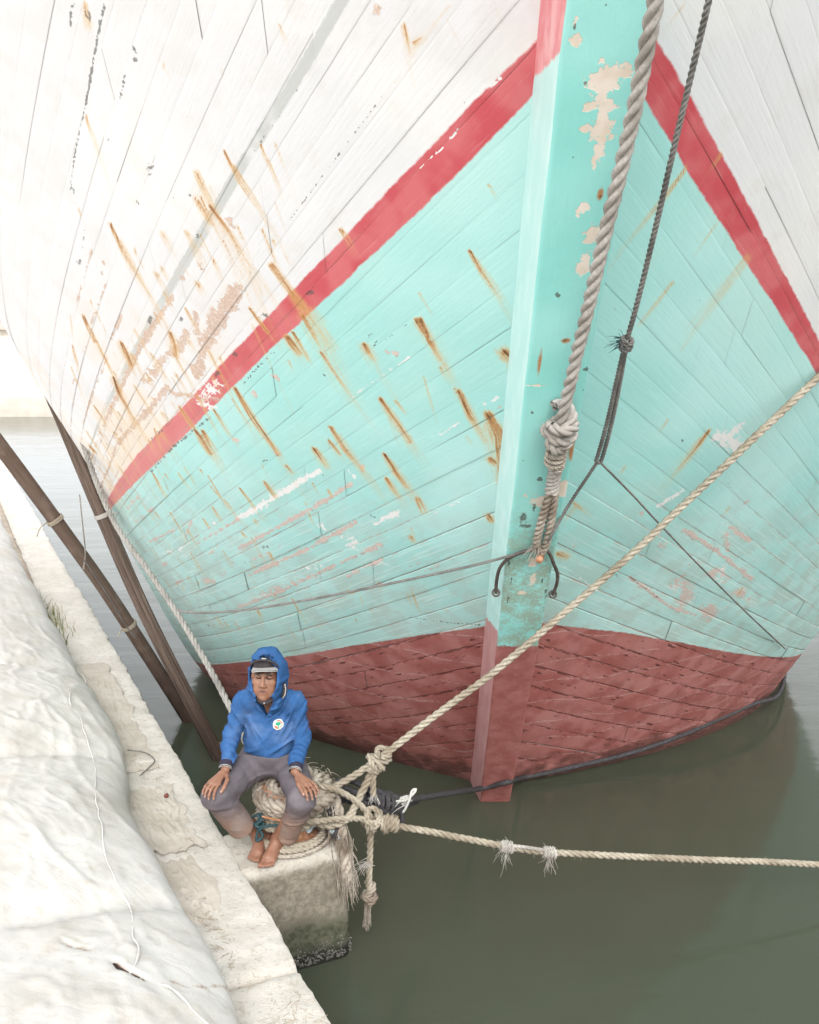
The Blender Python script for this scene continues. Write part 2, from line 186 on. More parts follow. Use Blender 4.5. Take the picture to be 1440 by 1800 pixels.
PEEL=[[[[-1.282,5.503,3.857],[-1.552,5.897,3.608]],0.0228,1.0],[[[-0.89,5.248,3.876],[-0.935,5.321,3.819],[-1.054,5.469,3.723],[-1.147,5.62,3.609]],0.0534,1.0],[[[-1.165,5.511,3.756],[-1.181,5.599,3.661]],0.034,1.0],[[[-1.091,5.264,4.003],[-1.087,5.275,3.985]],0.027,1.0],[[[-0.872,4.984,4.19],[-0.867,4.998,4.169]],0.0277,1.0],[[[-1.212,5.387,3.944],[-1.198,5.381,3.94]],0.0151,1.0],[[[-0.141,4.068,4.876],[-0.127,4.069,4.867]],0.0272,0.5],[[[-0.627,4.257,4.929],[-0.619,4.263,4.917]],0.0247,0.5],[[[-1.754,5.634,4.105],[-1.985,6.049,3.845]],0.0082,0.8],[[[-1.699,5.722,3.951],[-1.939,6.128,3.706]],0.0083,0.8],[[[-1.66,5.843,3.77],[-1.81,6.089,3.621]],0.0126,0.8],[[[-1.692,5.634,4.048],[-1.738,5.729,3.977]],0.0185,0.4],[[[-1.313,5.549,3.827],[-1.53,5.847,3.649],[-1.808,6.315,3.355],[-2.001,6.654,3.166],[-2.47,7.65,2.693]],0.0228,1.0],[[[-0.885,5.255,3.865],[-1.006,5.42,3.747],[-1.098,5.547,3.66],[-1.17,5.689,3.542],[-1.254,5.841,3.423]],0.0445,1.0],[[[-1.011,5.444,3.723],[-1.112,5.609,3.596]],0.0521,0.9],[[[-1.166,5.517,3.75],[-1.183,5.585,3.68]],0.0339,1.0],[[[-1.253,5.656,3.648],[-1.318,5.754,3.581],[-1.454,5.906,3.511],[-1.562,6.065,3.415]],0.0415,0.9],[[[-1.471,6.063,3.337],[-1.695,6.39,3.154],[-2.051,6.94,2.897]],0.0278,1.0],[[[-1.449,6.084,3.293],[-1.297,5.985,3.284]],0.0287,0.7],[[[-1.643,6.174,3.361],[-1.583,6.113,3.378]],0.0321,0.7],[[[-1.888,6.256,3.504],[-2.205,6.848,3.185],[-2.405,7.277,2.984]],0.013,0.8],[[[-2.024,6.305,3.591],[-2.314,6.854,3.315]],0.0094,0.7],[[[-1.947,6.717,3.034],[-2.084,6.946,2.93]],0.0328,0.6],[[[-1.254,5.979,3.256],[-1.12,5.875,3.277]],0.0367,0.5],[[[-2.042,6.914,2.917],[-2.275,7.425,2.648],[-2.502,7.952,2.443]],0.0179,0.7],[[[-0.749,5.538,3.421],[-0.736,5.536,3.415]],0.0289,0.8],[[[-0.89,5.705,3.314],[-0.885,5.713,3.3]],0.0272,0.8],[[[-1.077,6.064,3.012],[-1.059,6.058,3.005]],0.0291,0.8],[[[-0.803,5.957,2.941],[-0.788,5.953,2.935]],0.0315,0.9],[[[-0.072,5.097,3.551],[-0.06,5.096,3.545]],0.0217,0.9],[[[-0.121,5.105,3.569],[-0.109,5.114,3.551]],0.0121,0.8],[[[-0.276,5.724,2.887],[-0.269,5.739,2.864]],0.0221,0.9],[[[-1.158,6.605,2.416],[-1.426,6.952,2.232],[-2.014,7.889,1.796]],0.0192,0.9],[[[-0.347,5.859,2.763],[-0.664,6.207,2.535],[-1.079,6.688,2.251],[-1.923,7.928,1.637]],0.0212,0.95],[[[-0.332,6.066,2.496],[-0.697,6.472,2.231],[-1.088,6.92,1.978],[-2.056,8.434,1.27]],0.0205,0.95],[[[-0.187,6.119,2.341],[-0.542,6.488,2.106],[-0.923,6.93,1.835],[-1.322,7.424,1.575]],0.0232,0.9],[[[-0.799,6.763,1.947],[-1.128,7.14,1.745]],0.0343,0.6],[[[-0.167,6.193,2.237],[-0.413,6.462,2.055]],0.0155,0.7],[[[-1.731,7.208,2.234],[-2.077,7.758,2.021]],0.0201,0.8],[[[-1.901,7.245,2.379],[-2.238,7.85,2.145]],0.0184,0.7],[[[-1.564,6.98,2.33],[-1.683,7.248,2.136]],0.0156,0.6],[[[-1.363,6.964,2.16],[-1.491,7.159,2.047]],0.0156,0.6],[[[-1.606,7.498,1.764],[-1.443,7.326,1.803]],0.0328,0.6],[[[-2.011,7.276,2.472],[-2.219,7.673,2.305]],0.0181,0.6],[[[-1.218,6.906,2.103],[-1.408,7.248,1.863]],0.0139,0.5],[[[-0.866,6.56,2.245],[-1.151,6.902,2.052]],0.0115,0.5],[[[-1.789,7.591,1.856],[-1.928,7.71,1.887]],0.0188,0.4],[[[-1.497,7.653,1.473],[-1.955,8.388,1.18]],0.0179,0.6],[[[0.0,6.229,2.096],[-0.305,6.51,1.928]],0.0126,0.5],[[[1.725,6.097,2.442],[2.019,6.392,2.249],[2.432,6.864,1.94]],0.0253,0.9],[[[2.017,6.225,2.455],[2.291,6.508,2.281]],0.0218,0.8],[[[1.427,6.237,2.102],[1.813,6.664,1.786],[2.064,6.888,1.662]],0.0196,1.0],[[[1.806,6.489,1.999],[1.925,6.663,1.854]],0.1135,0.55],[[[2.085,6.578,2.06],[2.196,6.709,1.969]],0.098,0.6],[[[2.1,6.848,1.735],[2.235,6.996,1.64]],0.1028,0.7],[[[2.354,6.915,1.822],[2.501,7.079,1.725]],0.0587,0.6],[[[2.053,6.32,2.359],[2.117,6.452,2.236]],0.0344,0.7],[[[2.153,6.161,2.62],[2.122,6.157,2.605]],0.0209,0.6],[[[1.716,6.348,2.123],[1.919,6.41,2.164]],0.0141,0.7],[[[1.371,5.811,2.605],[1.399,5.838,2.586]],0.0283,0.5],[[[1.592,6.112,2.347],[1.632,6.149,2.324]],0.033,0.6],[[[0.191,5.311,3.139],[0.253,5.276,3.152]],0.0178,0.5],[[[0.462,5.092,3.275],[0.479,5.08,3.282]],0.017,0.5],[[[0.0,6.152,2.192],[0.176,5.997,2.289]],0.0149,0.5],[[[0.09,6.133,2.166],[0.346,5.882,2.344]],0.0118,0.4],[[[0.192,5.338,3.105],[0.104,5.402,3.073]],0.0103,0.4],[[[0.984,5.826,2.393],[0.99,5.822,2.401]],0.0199,0.6],[[[0.234,6.31,1.867],[0.25,6.309,1.859]],0.0156,0.8]]
CHALK=[[[[-0.54,5.892,2.844],[-0.845,6.226,2.639],[-1.147,6.589,2.428]],0.0333,1.0],[[[-0.064,5.857,2.597],[-0.205,6.002,2.497]],0.026,0.8],[[[-0.379,6.206,2.351],[-0.366,6.227,2.315]],0.076,0.6],[[[-0.562,6.226,2.443],[-0.553,6.23,2.433]],0.0304,0.9],[[[0.0,5.079,3.534],[-0.073,5.151,3.484],[-0.309,5.399,3.312]],0.0074,0.7],[[[-0.214,6.244,2.202],[-0.153,6.223,2.191]],0.0459,0.6],[[[-0.363,5.79,2.857],[-0.323,5.806,2.813]],0.014,0.9],[[[-1.114,5.788,3.378],[-1.258,5.994,3.241],[-1.195,5.962,3.229]],0.0564,0.7],[[[-1.901,7.608,1.967],[-1.679,7.301,2.071]],0.0365,0.5],[[[-1.426,6.884,2.314],[-1.355,6.786,2.366]],0.02,0.6],[[[1.745,5.595,3.08],[1.814,5.641,3.062],[1.849,5.612,3.118]],0.062,1.0],[[[1.82,5.656,3.046],[1.919,5.743,2.996]],0.0548,1.0],[[[1.62,5.816,2.733],[1.553,5.822,2.69],[1.488,5.836,2.637]],0.0212,1.0],[[[0.511,4.992,3.377],[0.401,5.097,3.299],[0.154,5.356,3.103]],0.0148,0.5],[[[0.928,5.907,2.264],[1.231,6.238,1.999]],0.0075,0.6],[[[1.787,6.478,2.002],[1.952,6.698,1.827]],0.0812,0.5],[[[2.118,6.582,2.075],[2.179,6.706,1.961]],0.0817,0.6],[[[0.338,5.578,2.729],[0.085,5.819,2.561]],0.0083,0.5],[[[0.526,5.431,2.819],[0.167,5.738,2.618]],0.0068,0.4],[[[0.306,4.098,4.6],[0.349,4.066,4.619]],0.0129,0.6],[[[0.23,4.215,4.492],[0.119,4.339,4.395],[0.02,4.437,4.325]],0.0059,0.6],[[[-0.715,6.616,2.067],[-0.573,6.485,2.131]],0.0386,0.4],[[[-0.799,6.527,2.236],[-0.699,6.49,2.211]],0.0319,0.4]]
DARK=[[[[-1.305,4.553,5.034],[-1.377,4.673,4.944],[-1.468,4.837,4.816],[-1.549,4.985,4.703]],0.0096,0.9],[[[-1.549,4.985,4.703],[-1.677,5.205,4.548],[-1.779,5.411,4.394]],0.0071,0.9],[[[-1.204,4.621,4.876],[-1.206,4.658,4.831]],0.0229,0.7],[[[-1.285,4.739,4.792],[-1.307,4.785,4.752],[-1.346,4.848,4.705]],0.0108,0.8],[[[-1.403,4.939,4.64],[-1.499,5.103,4.519]],0.0057,0.5],[[[-1.236,4.976,4.464],[-1.268,5.045,4.404]],0.0299,0.6],[[[-1.379,5.196,4.309],[-1.373,5.199,4.3]],0.0168,0.8],[[[-1.763,5.4,4.393],[-1.764,5.414,4.377]],0.0224,0.8],[[[-1.475,4.64,5.06],[-1.515,4.726,4.988]],0.0147,0.8],[[[-1.404,4.61,5.041],[-1.4,4.639,5.002]],0.0207,0.7],[[[-1.888,5.792,4.047],[-1.854,5.755,4.057]],0.0188,0.8],[[[-1.758,5.544,4.216],[-1.811,5.662,4.127]],0.0104,0.6],[[[-1.067,4.996,4.314],[-1.063,4.999,4.307]],0.0138,0.6],[[[-1.058,5.129,4.143],[-1.075,5.152,4.128]],0.0167,0.6],[[[-0.779,5.302,3.733],[-0.75,5.277,3.744]],0.0298,0.8],[[[-0.517,5.074,3.845],[-0.485,5.054,3.85]],0.019,0.7],[[[-1.279,5.609,3.726],[-1.262,5.593,3.732]],0.0158,0.8],[[[-1.489,5.757,3.722],[-1.466,5.725,3.741]],0.0243,0.7],[[[-0.456,4.382,4.667],[-0.552,4.501,4.58],[-0.706,4.68,4.455]],0.0051,0.4],[[[0.0,4.153,4.692],[-0.137,4.306,4.576],[-0.479,4.725,4.255],[-0.881,5.234,3.887]],0.0042,0.55],[[[-0.753,4.503,4.706],[-0.856,4.651,4.591]],0.0041,0.3],[[[-0.869,4.41,4.898],[-1.052,4.689,4.68]],0.0041,0.2],[[[-1.158,5.053,4.31],[-1.312,5.289,4.142]],0.0048,0.35],[[[-0.984,5.584,3.531],[-0.967,5.563,3.544]],0.0211,0.8],[[[-1.122,5.765,3.413],[-1.1,5.735,3.431]],0.0246,0.8],[[[-0.731,5.422,3.553],[-0.843,5.554,3.466],[-0.948,5.694,3.368]],0.0105,0.6],[[[-1.213,6.037,3.152],[-1.534,6.448,2.934],[-1.809,6.873,2.705]],0.014,0.7],[[[-0.21,5.089,3.64],[-0.197,5.078,3.646]],0.012,0.9],[[[-0.162,5.09,3.611],[-0.188,5.123,3.584]],0.0084,0.9],[[[0.0,4.943,3.703],[-0.132,5.076,3.611]],0.0047,0.5],[[[-0.462,5.377,3.434],[-0.455,5.379,3.426]],0.0153,0.7],[[[-1.527,6.316,3.084],[-1.718,6.568,2.968]],0.0185,0.5],[[[-0.873,6.039,2.89],[-0.925,6.089,2.866]],0.0073,0.8],[[[-1.369,6.358,2.894],[-1.363,6.361,2.885]],0.0092,0.9],[[[-0.496,5.872,2.839],[-0.546,5.94,2.787]],0.0071,0.7],[[[-1.015,6.688,2.202],[-0.976,6.652,2.216]],0.0228,0.7],[[[-1.181,6.927,2.046],[-1.178,6.935,2.034]],0.0102,0.9],[[[-1.516,7.743,1.388],[-1.505,7.744,1.375]],0.0154,0.8],[[[-0.232,5.969,2.555],[-0.203,5.967,2.541]],0.0203,0.5],[[[-1.693,8.028,1.251],[-1.68,8.02,1.246]],0.0199,0.8],[[[0.0,6.503,1.755],[0.285,6.38,1.753],[0.514,6.274,1.768]],0.0063,0.9],[[[0.21,6.293,1.901],[0.0,6.494,1.766]],0.0047,0.4],[[[0.697,5.338,2.872],[0.718,5.312,2.915]],0.0013,0.1],[[[0.967,4.734,3.754],[0.981,4.748,3.744]],0.0067,0.8],[[[0.922,4.684,3.796],[0.962,4.649,3.859]],0.0033,0.6],[[[1.391,4.864,3.802],[1.395,4.869,3.798]],0.0068,0.7],[[[1.319,6.165,2.135],[1.339,6.186,2.119]],0.0137,0.9],[[[1.924,5.936,2.758],[1.967,5.984,2.725]],0.0115,0.6],[[[1.463,5.447,3.11],[1.467,5.451,3.107]],0.0065,0.9],[[[1.517,5.504,3.067],[1.526,5.515,3.058]],0.0093,0.8],[[[1.573,5.63,2.94],[2.229,6.353,2.431]],0.0044,0.3],[[[1.427,6.237,2.102],[1.716,6.553,1.866]],0.0063,0.8],[[[0.217,4.169,4.556],[0.223,4.171,4.551]],0.0189,0.6],[[[1.391,4.864,3.802],[1.394,4.867,3.8]],0.0068,0.7],[[[1.009,4.548,4.008],[1.024,4.565,3.994]],0.0085,0.6],[[[0.974,4.741,3.749],[0.981,4.746,3.746]],0.0067,0.8],[[[0.067,4.776,3.876],[0.492,4.425,4.098]],0.0032,0.25],[[[0.213,3.97,4.808],[0.215,3.97,4.807]],0.0071,0.5]]
HI_L=[[0.182,4.736],[0.326,4.631],[0.571,4.429],[0.884,4.173],[1.246,3.877],[1.741,3.481],[2.136,3.158],[2.578,2.823],[2.916,2.53]]
LO_L=[[0.177,4.576],[0.331,4.432],[0.484,4.303],[0.729,4.108],[1.01,3.885],[1.412,3.579],[1.878,3.201],[2.316,2.854],[2.802,2.494]]
BO_L=[[0.154,1.765],[0.56,1.619],[1.095,1.398],[1.675,1.119],[2.141,0.887],[2.496,0.671]]
HI_R=[[0.263,4.709],[0.529,4.482],[0.846,4.202]]
LO_R=[[0.252,4.537],[0.538,4.284],[0.94,3.958]]
BO_R=[[0.262,1.766],[0.837,1.595],[1.357,1.39],[2.126,1.055]]
GL=[[0.975,4.906],[1.194,4.681],[1.465,4.426],[1.713,4.179],[2.045,3.853]]
GR=[[0.91,4.898],[1.127,4.675],[1.402,4.412],[1.667,4.145],[1.965,3.863]]
SPEEL=[[0.698,4.536,0.0589,0.0336],[0.736,4.555,0.0376,0.0335],[0.696,4.502,0.0509,0.0424],[0.713,4.454,0.043,0.043],[0.662,4.451,0.0258,0.0172],[0.715,4.398,0.0366,0.0523],[0.71,4.332,0.0213,0.0532],[0.667,4.522,0.0422,0.0169],[0.647,4.387,0.0157,0.014],[0.686,4.134,0.028,0.0261],[0.668,4.126,0.0187,0.0187],[0.743,4.046,0.0286,0.0324],[0.728,3.941,0.0274,0.043],[0.77,3.95,0.0293,0.0488],[0.737,4.029,0.023,0.023],[0.572,4.639,0.018,0.0196],[0.567,4.694,0.0113,0.0161],[0.675,4.588,0.0116,0.0116],[0.712,3.026,0.0356,0.0356],[0.593,3.412,0.0439,0.0066],[0.694,2.798,0.0744,0.0372],[0.696,2.37,0.0187,0.0401],[0.708,2.267,0.0163,0.0545],[0.658,2.161,0.0194,0.0139],[0.808,2.862,0.0367,0.0612]]
SDARK=[[0.722,4.242,0.0054,0.0363],[0.744,4.171,0.0092,0.0222],[0.541,4.468,0.0043,0.0343],[0.555,4.419,0.0087,0.0087],[0.55,4.651,0.0041,0.0977],[0.617,4.301,0.0045,0.0045],[0.63,3.807,0.0161,0.0181],[0.692,3.618,0.0126,0.0084],[0.629,4.522,0.0118,0.0118],[0.661,4.73,0.0064,0.008],[0.695,4.696,0.0056,0.0056],[0.566,4.676,0.0049,0.0243],[0.805,3.49,0.0151,0.0173],[0.81,3.395,0.0176,0.0265],[0.824,3.337,0.0067,0.0335],[0.582,3.278,0.0136,0.0158],[0.667,2.918,0.0242,0.0242],[0.605,2.68,0.0253,0.0431],[0.658,2.74,0.01,0.0627],[0.587,2.25,0.0068,0.0956],[0.562,2.37,0.008,0.0535],[0.58,2.106,0.0084,0.0559],[0.795,2.179,0.0083,0.0691],[0.821,2.088,0.0084,0.0561],[0.765,2.25,0.0068,0.041],[0.804,2.549,0.0389,0.0078],[0.627,2.627,0.0384,0.0256],[0.571,3.02,0.0095,0.0119]]
SRUST=[[0.811,3.079,0.0165,0.0588],[0.812,3.143,0.0116,0.0348],[0.589,3.517,0.0054,0.0645],[0.743,4.179,0.0092,0.0221],[0.694,3.616,0.0168,0.0105]]
# ================================================================ the ship: bow with strakes of planks
XC = .677
def Ys(z): return 7.62-.797*z
def hull_BT(s, z):
    zz = np.clip(z, -1.2, 9); e = np.exp(-np.maximum(zz, -.3)/.6)
    if s < 0: Bv = 3.3+.33*zz-.24*e; Tv = 1.25+.12*zz-.12*e
    else: Bv = 3.9+.36*zz; Tv = 1.39+.13*zz
    return np.maximum(Bv, 1.5), np.maximum(Tv, .7)
def hull_V(s, q, z):
    b, t = hull_BT(s, z); q = np.maximum(q, 0)
    if s > 0: return b*(1-np.exp(-q/t))
    w = np.exp(-np.maximum(z, 0)/.7)
    return b*((1-w)*(1-np.exp(-q/t))+w*np.tanh(q/1.72))
def strake_m(z0): return np.where(z0 < 6.2, .5+.0155*z0**2, 1.096+.03*(z0-6.2))
def hull_pt(s, q, z0, zoff=0):
    z = np.array(z0-.5*hull_V(s, q, z0), float)
    for _ in range(14): z = z0-strake_m(z0)*hull_V(s, q, z)
    v = hull_V(s, q, z)
    return np.stack([XC+s*v, Ys(z)+q, z], -1)

def unit_(v): return np.asarray(v, float)/np.linalg.norm(v)
def seg_field(P, items, mode):
    """strength of painted-on marks at points P; items: [[pts],width,s0,(s1)]"""
    out = np.zeros(len(P)); lo = P.min(0); hi = P.max(0); vec = np.zeros((len(P), 3))
    for n_it, it in enumerate(items):
        pts = np.array(it[0]); w = it[1]; s0 = it[2]; s1 = it[3] if len(it) > 3 else s0
        b0, b1 = pts.min(0)-2.2*w-.005, pts.max(0)+2.2*w+.005
        if (b1 < lo).any() or (b0 > hi).any(): continue
        sel = np.nonzero((P[:, 2] > b0[2]) & (P[:, 2] < b1[2]) & (P[:, 0] > b0[0]) & (P[:, 0] < b1[0]))[0]
        if not len(sel): continue
        Q = P[sel]; L = np.linalg.norm(np.diff(pts, axis=0), axis=1); tot = L.sum()+1e-6; acc = 0; best = np.zeros(len(sel)); lv = np.zeros((len(sel), 3))
        for i in range(len(pts)-1):
            a, d = pts[i], pts[i+1]-pts[i]
            t = np.clip(((Q-a)@d)/max(d@d, 1e-9), 0, 1)
            r = np.linalg.norm(Q-(a+t[:, None]*d), axis=1); u = (acc+t*L[i])/tot
            if mode == 'rust': ww = w*(.52+.42*np.minimum(u*2, 1)); val = (s0+(s1-s0)*u**.55)*np.exp(-(r/ww)**2)
            else: val = s0*np.exp(-(r/(w*.8))**2)
            if mode == 'rust':
                lat = unit_(np.cross(d, (.55 if a[0] > XC else -.55, -.7, -.45))); up_ = val > best
                lv[up_] = np.stack([((Q-a)@lat), acc+((Q-a)@unit_(d)), np.full(len(Q), n_it*.37)], -1)[up_]
            best = np.maximum(best, val); acc += L[i]
        w_ = best > out[sel]; out[sel] = np.maximum(out[sel], best)
        if mode == 'rust': vec[sel[w_]] = lv[w_]
    return (out, vec) if mode == 'rust' else out
def curve_sd(P, s, cl, cr):
    c = np.array(cl if s < 0 else cr); v = np.abs(P[:, 0]-XC)
    k0 = (c[1, 1]-c[0, 1])/(c[1, 0]-c[0, 0]); k1 = (c[-1, 1]-c[-2, 1])/(c[-1, 0]-c[-2, 0])
    f = np.interp(v, c[:, 0], c[:, 1])
    f = np.where(v < c[0, 0], c[0, 1]+k0*(v-c[0, 0]), f); f = np.where(v > c[-1, 0], c[-1, 1]+k1*(v-c[-1, 0]), f)
    return (P[:, 2]-f)*.75
def paint_attrs(P, s):
    a = dict(sd_hi=curve_sd(P, s, HI_L, HI_R), sd_lo=curve_sd(P, s, LO_L, LO_R), sd_boot=curve_sd(P, s, BO_L, BO_R))
    if s < 0:
        a['grey'] = np.minimum(curve_sd(P, s, GR, GR), -curve_sd(P, s, GL, GL))
    else: a['grey'] = np.full(len(P), -1.)
    a['rust'], a['rlat'] = seg_field(P, RUST, 'rust'); a['peel'] = seg_field(P, PEEL, 'm'); a['chalk'] = seg_field(P, CHALK, 'm'); a['dark'] = seg_field(P, DARK, 'm')
    return a

# trails under every streak, and scattered nail rust near the streaks
_r = random.Random(5); _ex = []
for it in RUST:
    pts = [np.array(p) for p in it[0]]; d = pts[-1]-pts[0]
    if it[2] > .55: _ex.append([[list(pts[0]+d*.2), list(pts[0]+d*_r.uniform(1.5, 2.6))], it[1]*_r.uniform(1.5, 2.6), .42*it[2], .05])
    for _ in range(_r.choice((0, 1, 1, 2))):
        o_ = np.array([_r.gauss(0, .22), 0, 0]); o_[2] = -abs(o_[0])*.8*np.sign(o_[0]*(pts[0][0]-XC)); o_[1] = .5*o_[0]*np.sign(pts[0][0]-XC)
        k_ = _r.uniform(.15, .6); _ex.append([[list(pts[0]+o_), list(pts[0]+o_+d*k_)], it[1]*_r.uniform(.25, .6), _r.uniform(.4, .85), .1])
    for _ in range(2):     # fibres beside the head
        o_ = np.array([_r.gauss(0, it[1]*.5), 0, _r.gauss(0, it[1]*.3)]); _ex.append([[list(pts[0]+o_), list(pts[0]+o_+d*_r.uniform(.3, .9))], it[1]*.28, _r.uniform(.5, .95)*it[2], .15])
# more nail rust scattered over the worn lower topsides and the turquoise forward
for _ in range(190):
    upz = _r.random() < .62
    q_ = np.array(_r.uniform(.55, 2.4) if upz else _r.uniform(.2, 2.2)); z0_ = np.array(_r.uniform(4.9, 6.3) if upz else _r.uniform(2.2, 4.7))
    a_, b_, c_ = hull_pt(-1, q_, z0_), hull_pt(-1, q_+.01, z0_), hull_pt(-1, q_, z0_+.01); n_ = np.cross(b_-a_, c_-a_); n_ /= np.linalg.norm(n_)
    g_ = np.array([0, 0, -1.])-n_*(-n_[2]); g_ /= np.linalg.norm(g_); L_ = _r.choice((.04, .07, .12, .2, .32)); w_ = _r.uniform(.004, .016)
    _ex.append([[list(a_), list(a_+g_*L_)], w_, _r.uniform(.45, 1.0), .12])
    if upz and _r.random() < .7: _ex.append([[list(a_), list(a_+g_*L_*2.6)], w_*3.6, _r.uniform(.22, .42), .06])
RUST = RUST+_ex
def hull_material():
    t = NT('painted_planking'); p = t.pos(); uv = t.attr('uv2', True)
    nf = t.noise(p, 60, 2, .65); nm = t.attr('n_mid'); nl = t.attr('n_low'); ne = t.noise(p, 24, 3, .65)
    brush = t.noise(t.scale(uv, (4, 34, 1)), 1.0, 3, .65)
    c = lambda v, k: t.math('MULTIPLY', t.math('SUBTRACT', v, .5), k)
    add = lambda *a: a[0] if len(a) == 1 else t.math('ADD', a[0], add(*a[1:]))
    edge = t.attr('edge')
    z = t.xyz(p)[2]
    # zones
    wob = add(c(ne, .014), c(nm, .012))
    m_hi = t.step(add(t.attr('sd_hi'), wob), -.006, .006)          # 1 = white above the stripe
    m_lo = t.step(add(t.attr('sd_lo'), wob), -.006, .006)          # 1 = red or white
    m_bo = t.step(add(t.attr('sd_boot'), c(ne, .02)), -.005, .005)  # 1 = above the bottom paint
    white = t.mix(t.step(nl, .35, .7), (.74, .745, .765), (.80, .795, .79)); white = t.mix(t.math('MULTIPLY', t.step(brush, .42, .70), .25), white, (.67, .68, .69))
    white = t.mix(t.math('MULTIPLY', t.step(nm, .50, .78), .24), white, (.64, .61, .56))
    gm = t.math('MULTIPLY', t.step(add(t.attr('grey'), c(ne, .02)), -.004, .008), t.step(nm, .1, .45))
    white = t.mix(t.math('MULTIPLY', gm, .9), white, (.52, .54, .53))
    low = t.math('MULTIPLY', t.step(z, 4.3, 2.6), t.step(t.attr('n_wash'), .42, .68))
    white = t.mix(t.math('MULTIPLY', low, .55), white, (.80, .62, .42))   # old rust-water wash in the lower topsides
    red = t.mix(t.step(nm, .3, .7), (.56, .085, .105), (.62, .15, .165))
    fade = t.step(z, 4.0, 2.6)
    red = t.mix(t.math('MULTIPLY', fade, .55), red, (.72, .33, .32))
    red = t.mix(t.math('MULTIPLY', t.step(brush, .58, .75), .25), red, (.75, .40, .40))
    teal = t.mix(t.step(nl, .3, .7), (.37, .695, .665), (.47, .755, .73))
    teal = t.mix(t.math('MULTIPLY', t.step(brush, .45, .75), .35), teal, (.52, .80, .76))
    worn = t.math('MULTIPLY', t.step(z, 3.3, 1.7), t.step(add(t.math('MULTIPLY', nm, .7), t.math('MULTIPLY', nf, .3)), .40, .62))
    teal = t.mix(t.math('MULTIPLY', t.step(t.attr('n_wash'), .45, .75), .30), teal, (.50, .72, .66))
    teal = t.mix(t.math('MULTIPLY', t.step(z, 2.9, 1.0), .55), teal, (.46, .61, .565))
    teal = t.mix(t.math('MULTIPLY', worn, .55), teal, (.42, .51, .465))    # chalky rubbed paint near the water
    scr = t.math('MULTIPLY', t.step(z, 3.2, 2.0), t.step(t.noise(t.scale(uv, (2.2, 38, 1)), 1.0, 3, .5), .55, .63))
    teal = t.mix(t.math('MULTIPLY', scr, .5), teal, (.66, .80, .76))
    ox = t.mix(t.step(nm, .3, .72), (.34, .105, .092), (.45, .18, .162)); ox = t.mix(t.math('MULTIPLY', t.step(t.attr('n_wash'), .50, .74), .22), ox, (.48, .26, .24)); ox = t.mix(t.math('MULTIPLY', t.step(t.attr('n_wash'), .46, .28), .20), ox, (.20, .055, .05))
    ox = t.mix(t.math('MULTIPLY', t.step(nf, .52, .75), .35), ox, (.50, .27, .25))
    zz = t.math('FRACT', t.math('MULTIPLY', add(z, c(nl, .30)), 4.2))
    scum = t.math('MULTIPLY', t.math('MULTIPLY', t.step(zz, .93, .97), t.step(ne, .40, .55)), .5)
    ox = t.mix(scum, ox, (.58, .40, .38))
    ox = t.mix(t.math('MULTIPLY', t.step(add(z, c(nm, .42), c(ne, .25)), .30, .02), .8), ox, (.085, .048, .040))   # weed and wet slime line
    # seam chips in the bottom paint
    seamn = t.noise(t.scale(uv, (9, .9, 1)), 1.0, 3, .6)
    chip = t.math('MULTIPLY', t.step(edge, .022, .008), t.step(seamn, .47, .56))
    chip2 = t.step(t.noise(t.scale(uv, (6, 17, 1)), 1.0, 2, .5), .655, .68)
    chipm = t.math('MULTIPLY', t.math('MAXIMUM', chip, chip2), .85)
    ox = t.mix(chipm, ox, (.12, .035, .032))
    col = t.mix(m_hi, red, white); col = t.mix(m_lo, teal, col)
    # bare seams
    sb = t.math('MULTIPLY', t.math('MULTIPLY', t.step(edge, .012, .004), t.step(seamn, .46, .56)), t.math('MAXIMUM', t.step(z, 3.1, 2.2), t.math('MULTIPLY', m_lo, t.step(z, 4.1, 3.0))))
    col = t.mix(t.math('MULTIPLY', sb, .75), col, (.47, .33, .29))
    # peel, chalk
    pk = t.attr('peel'); pm = t.math('MULTIPLY', t.step(add(pk, c(ne, 2.4), c(nm, 1.0), c(nf, 1.0)), .50, .58), t.step(pk, .04, .22))
    pcol = t.mix(m_lo, (.60, .44, .41), (.56, .40, .31)); pcol = t.mix(t.step(nf, .4, .7), pcol, (.70, .56, .48))
    ck = t.attr('chalk'); cm = t.math('MULTIPLY', t.step(add(ck, c(ne, 2.4), c(brush, 1.6), c(nf, .8)), .50, .62), t.step(ck, .04, .25))
    col = t.mix(cm, col, (.80, .79, .78)); col = t.mix(t.math('MULTIPLY', pm, .88), col, pcol)
    col = t.mix(m_bo, ox, col)
    # rust wash, streak, head
    r = t.attr('rust'); sn = t.noise(t.scale(t.attr('rlat', True), (85, 3.2, 40)), 1.0, 2, .6)
    rr = add(r, t.math('MULTIPLY', add(c(sn, 2.8), c(nf, .7)), t.math('MINIMUM', t.math('MULTIPLY', r, 1.3), .62)))
    col = t.mix(t.math('MULTIPLY', t.step(rr, .02, .42), .66), col, (.66, .44, .17))
    col = t.mix(t.math('MULTIPLY', t.step(rr, .30, .66), .82), col, (.44, .19, .055))
    col = t.mix(t.math('MULTIPLY', t.step(rr, .68, .92), .88), col, (.105, .045, .02))
    dk = t.attr('dark'); dm = t.math('MULTIPLY', t.step(add(dk, c(ne, 1.8), c(nf, 1.6)), .52, .64), t.step(dk, .05, .25))
    col = t.mix(t.math('MULTIPLY', dm, .75), col, (.10, .095, .085))
    hgt = add(t.math('MULTIPLY', nf, .25), t.math('MULTIPLY', brush, .5), t.math('MULTIPLY', pm, -.6))
    t.bump(hgt, .42, .006)
    rough = t.math('ADD', .42, t.math('MULTIPLY', nm, .25))
    return t.fin(col, rough, .32)
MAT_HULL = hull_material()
MAT_SEAM = simple_mat('caulking', (.50, .50, .48), (.60, .60, .58), 30, .9)

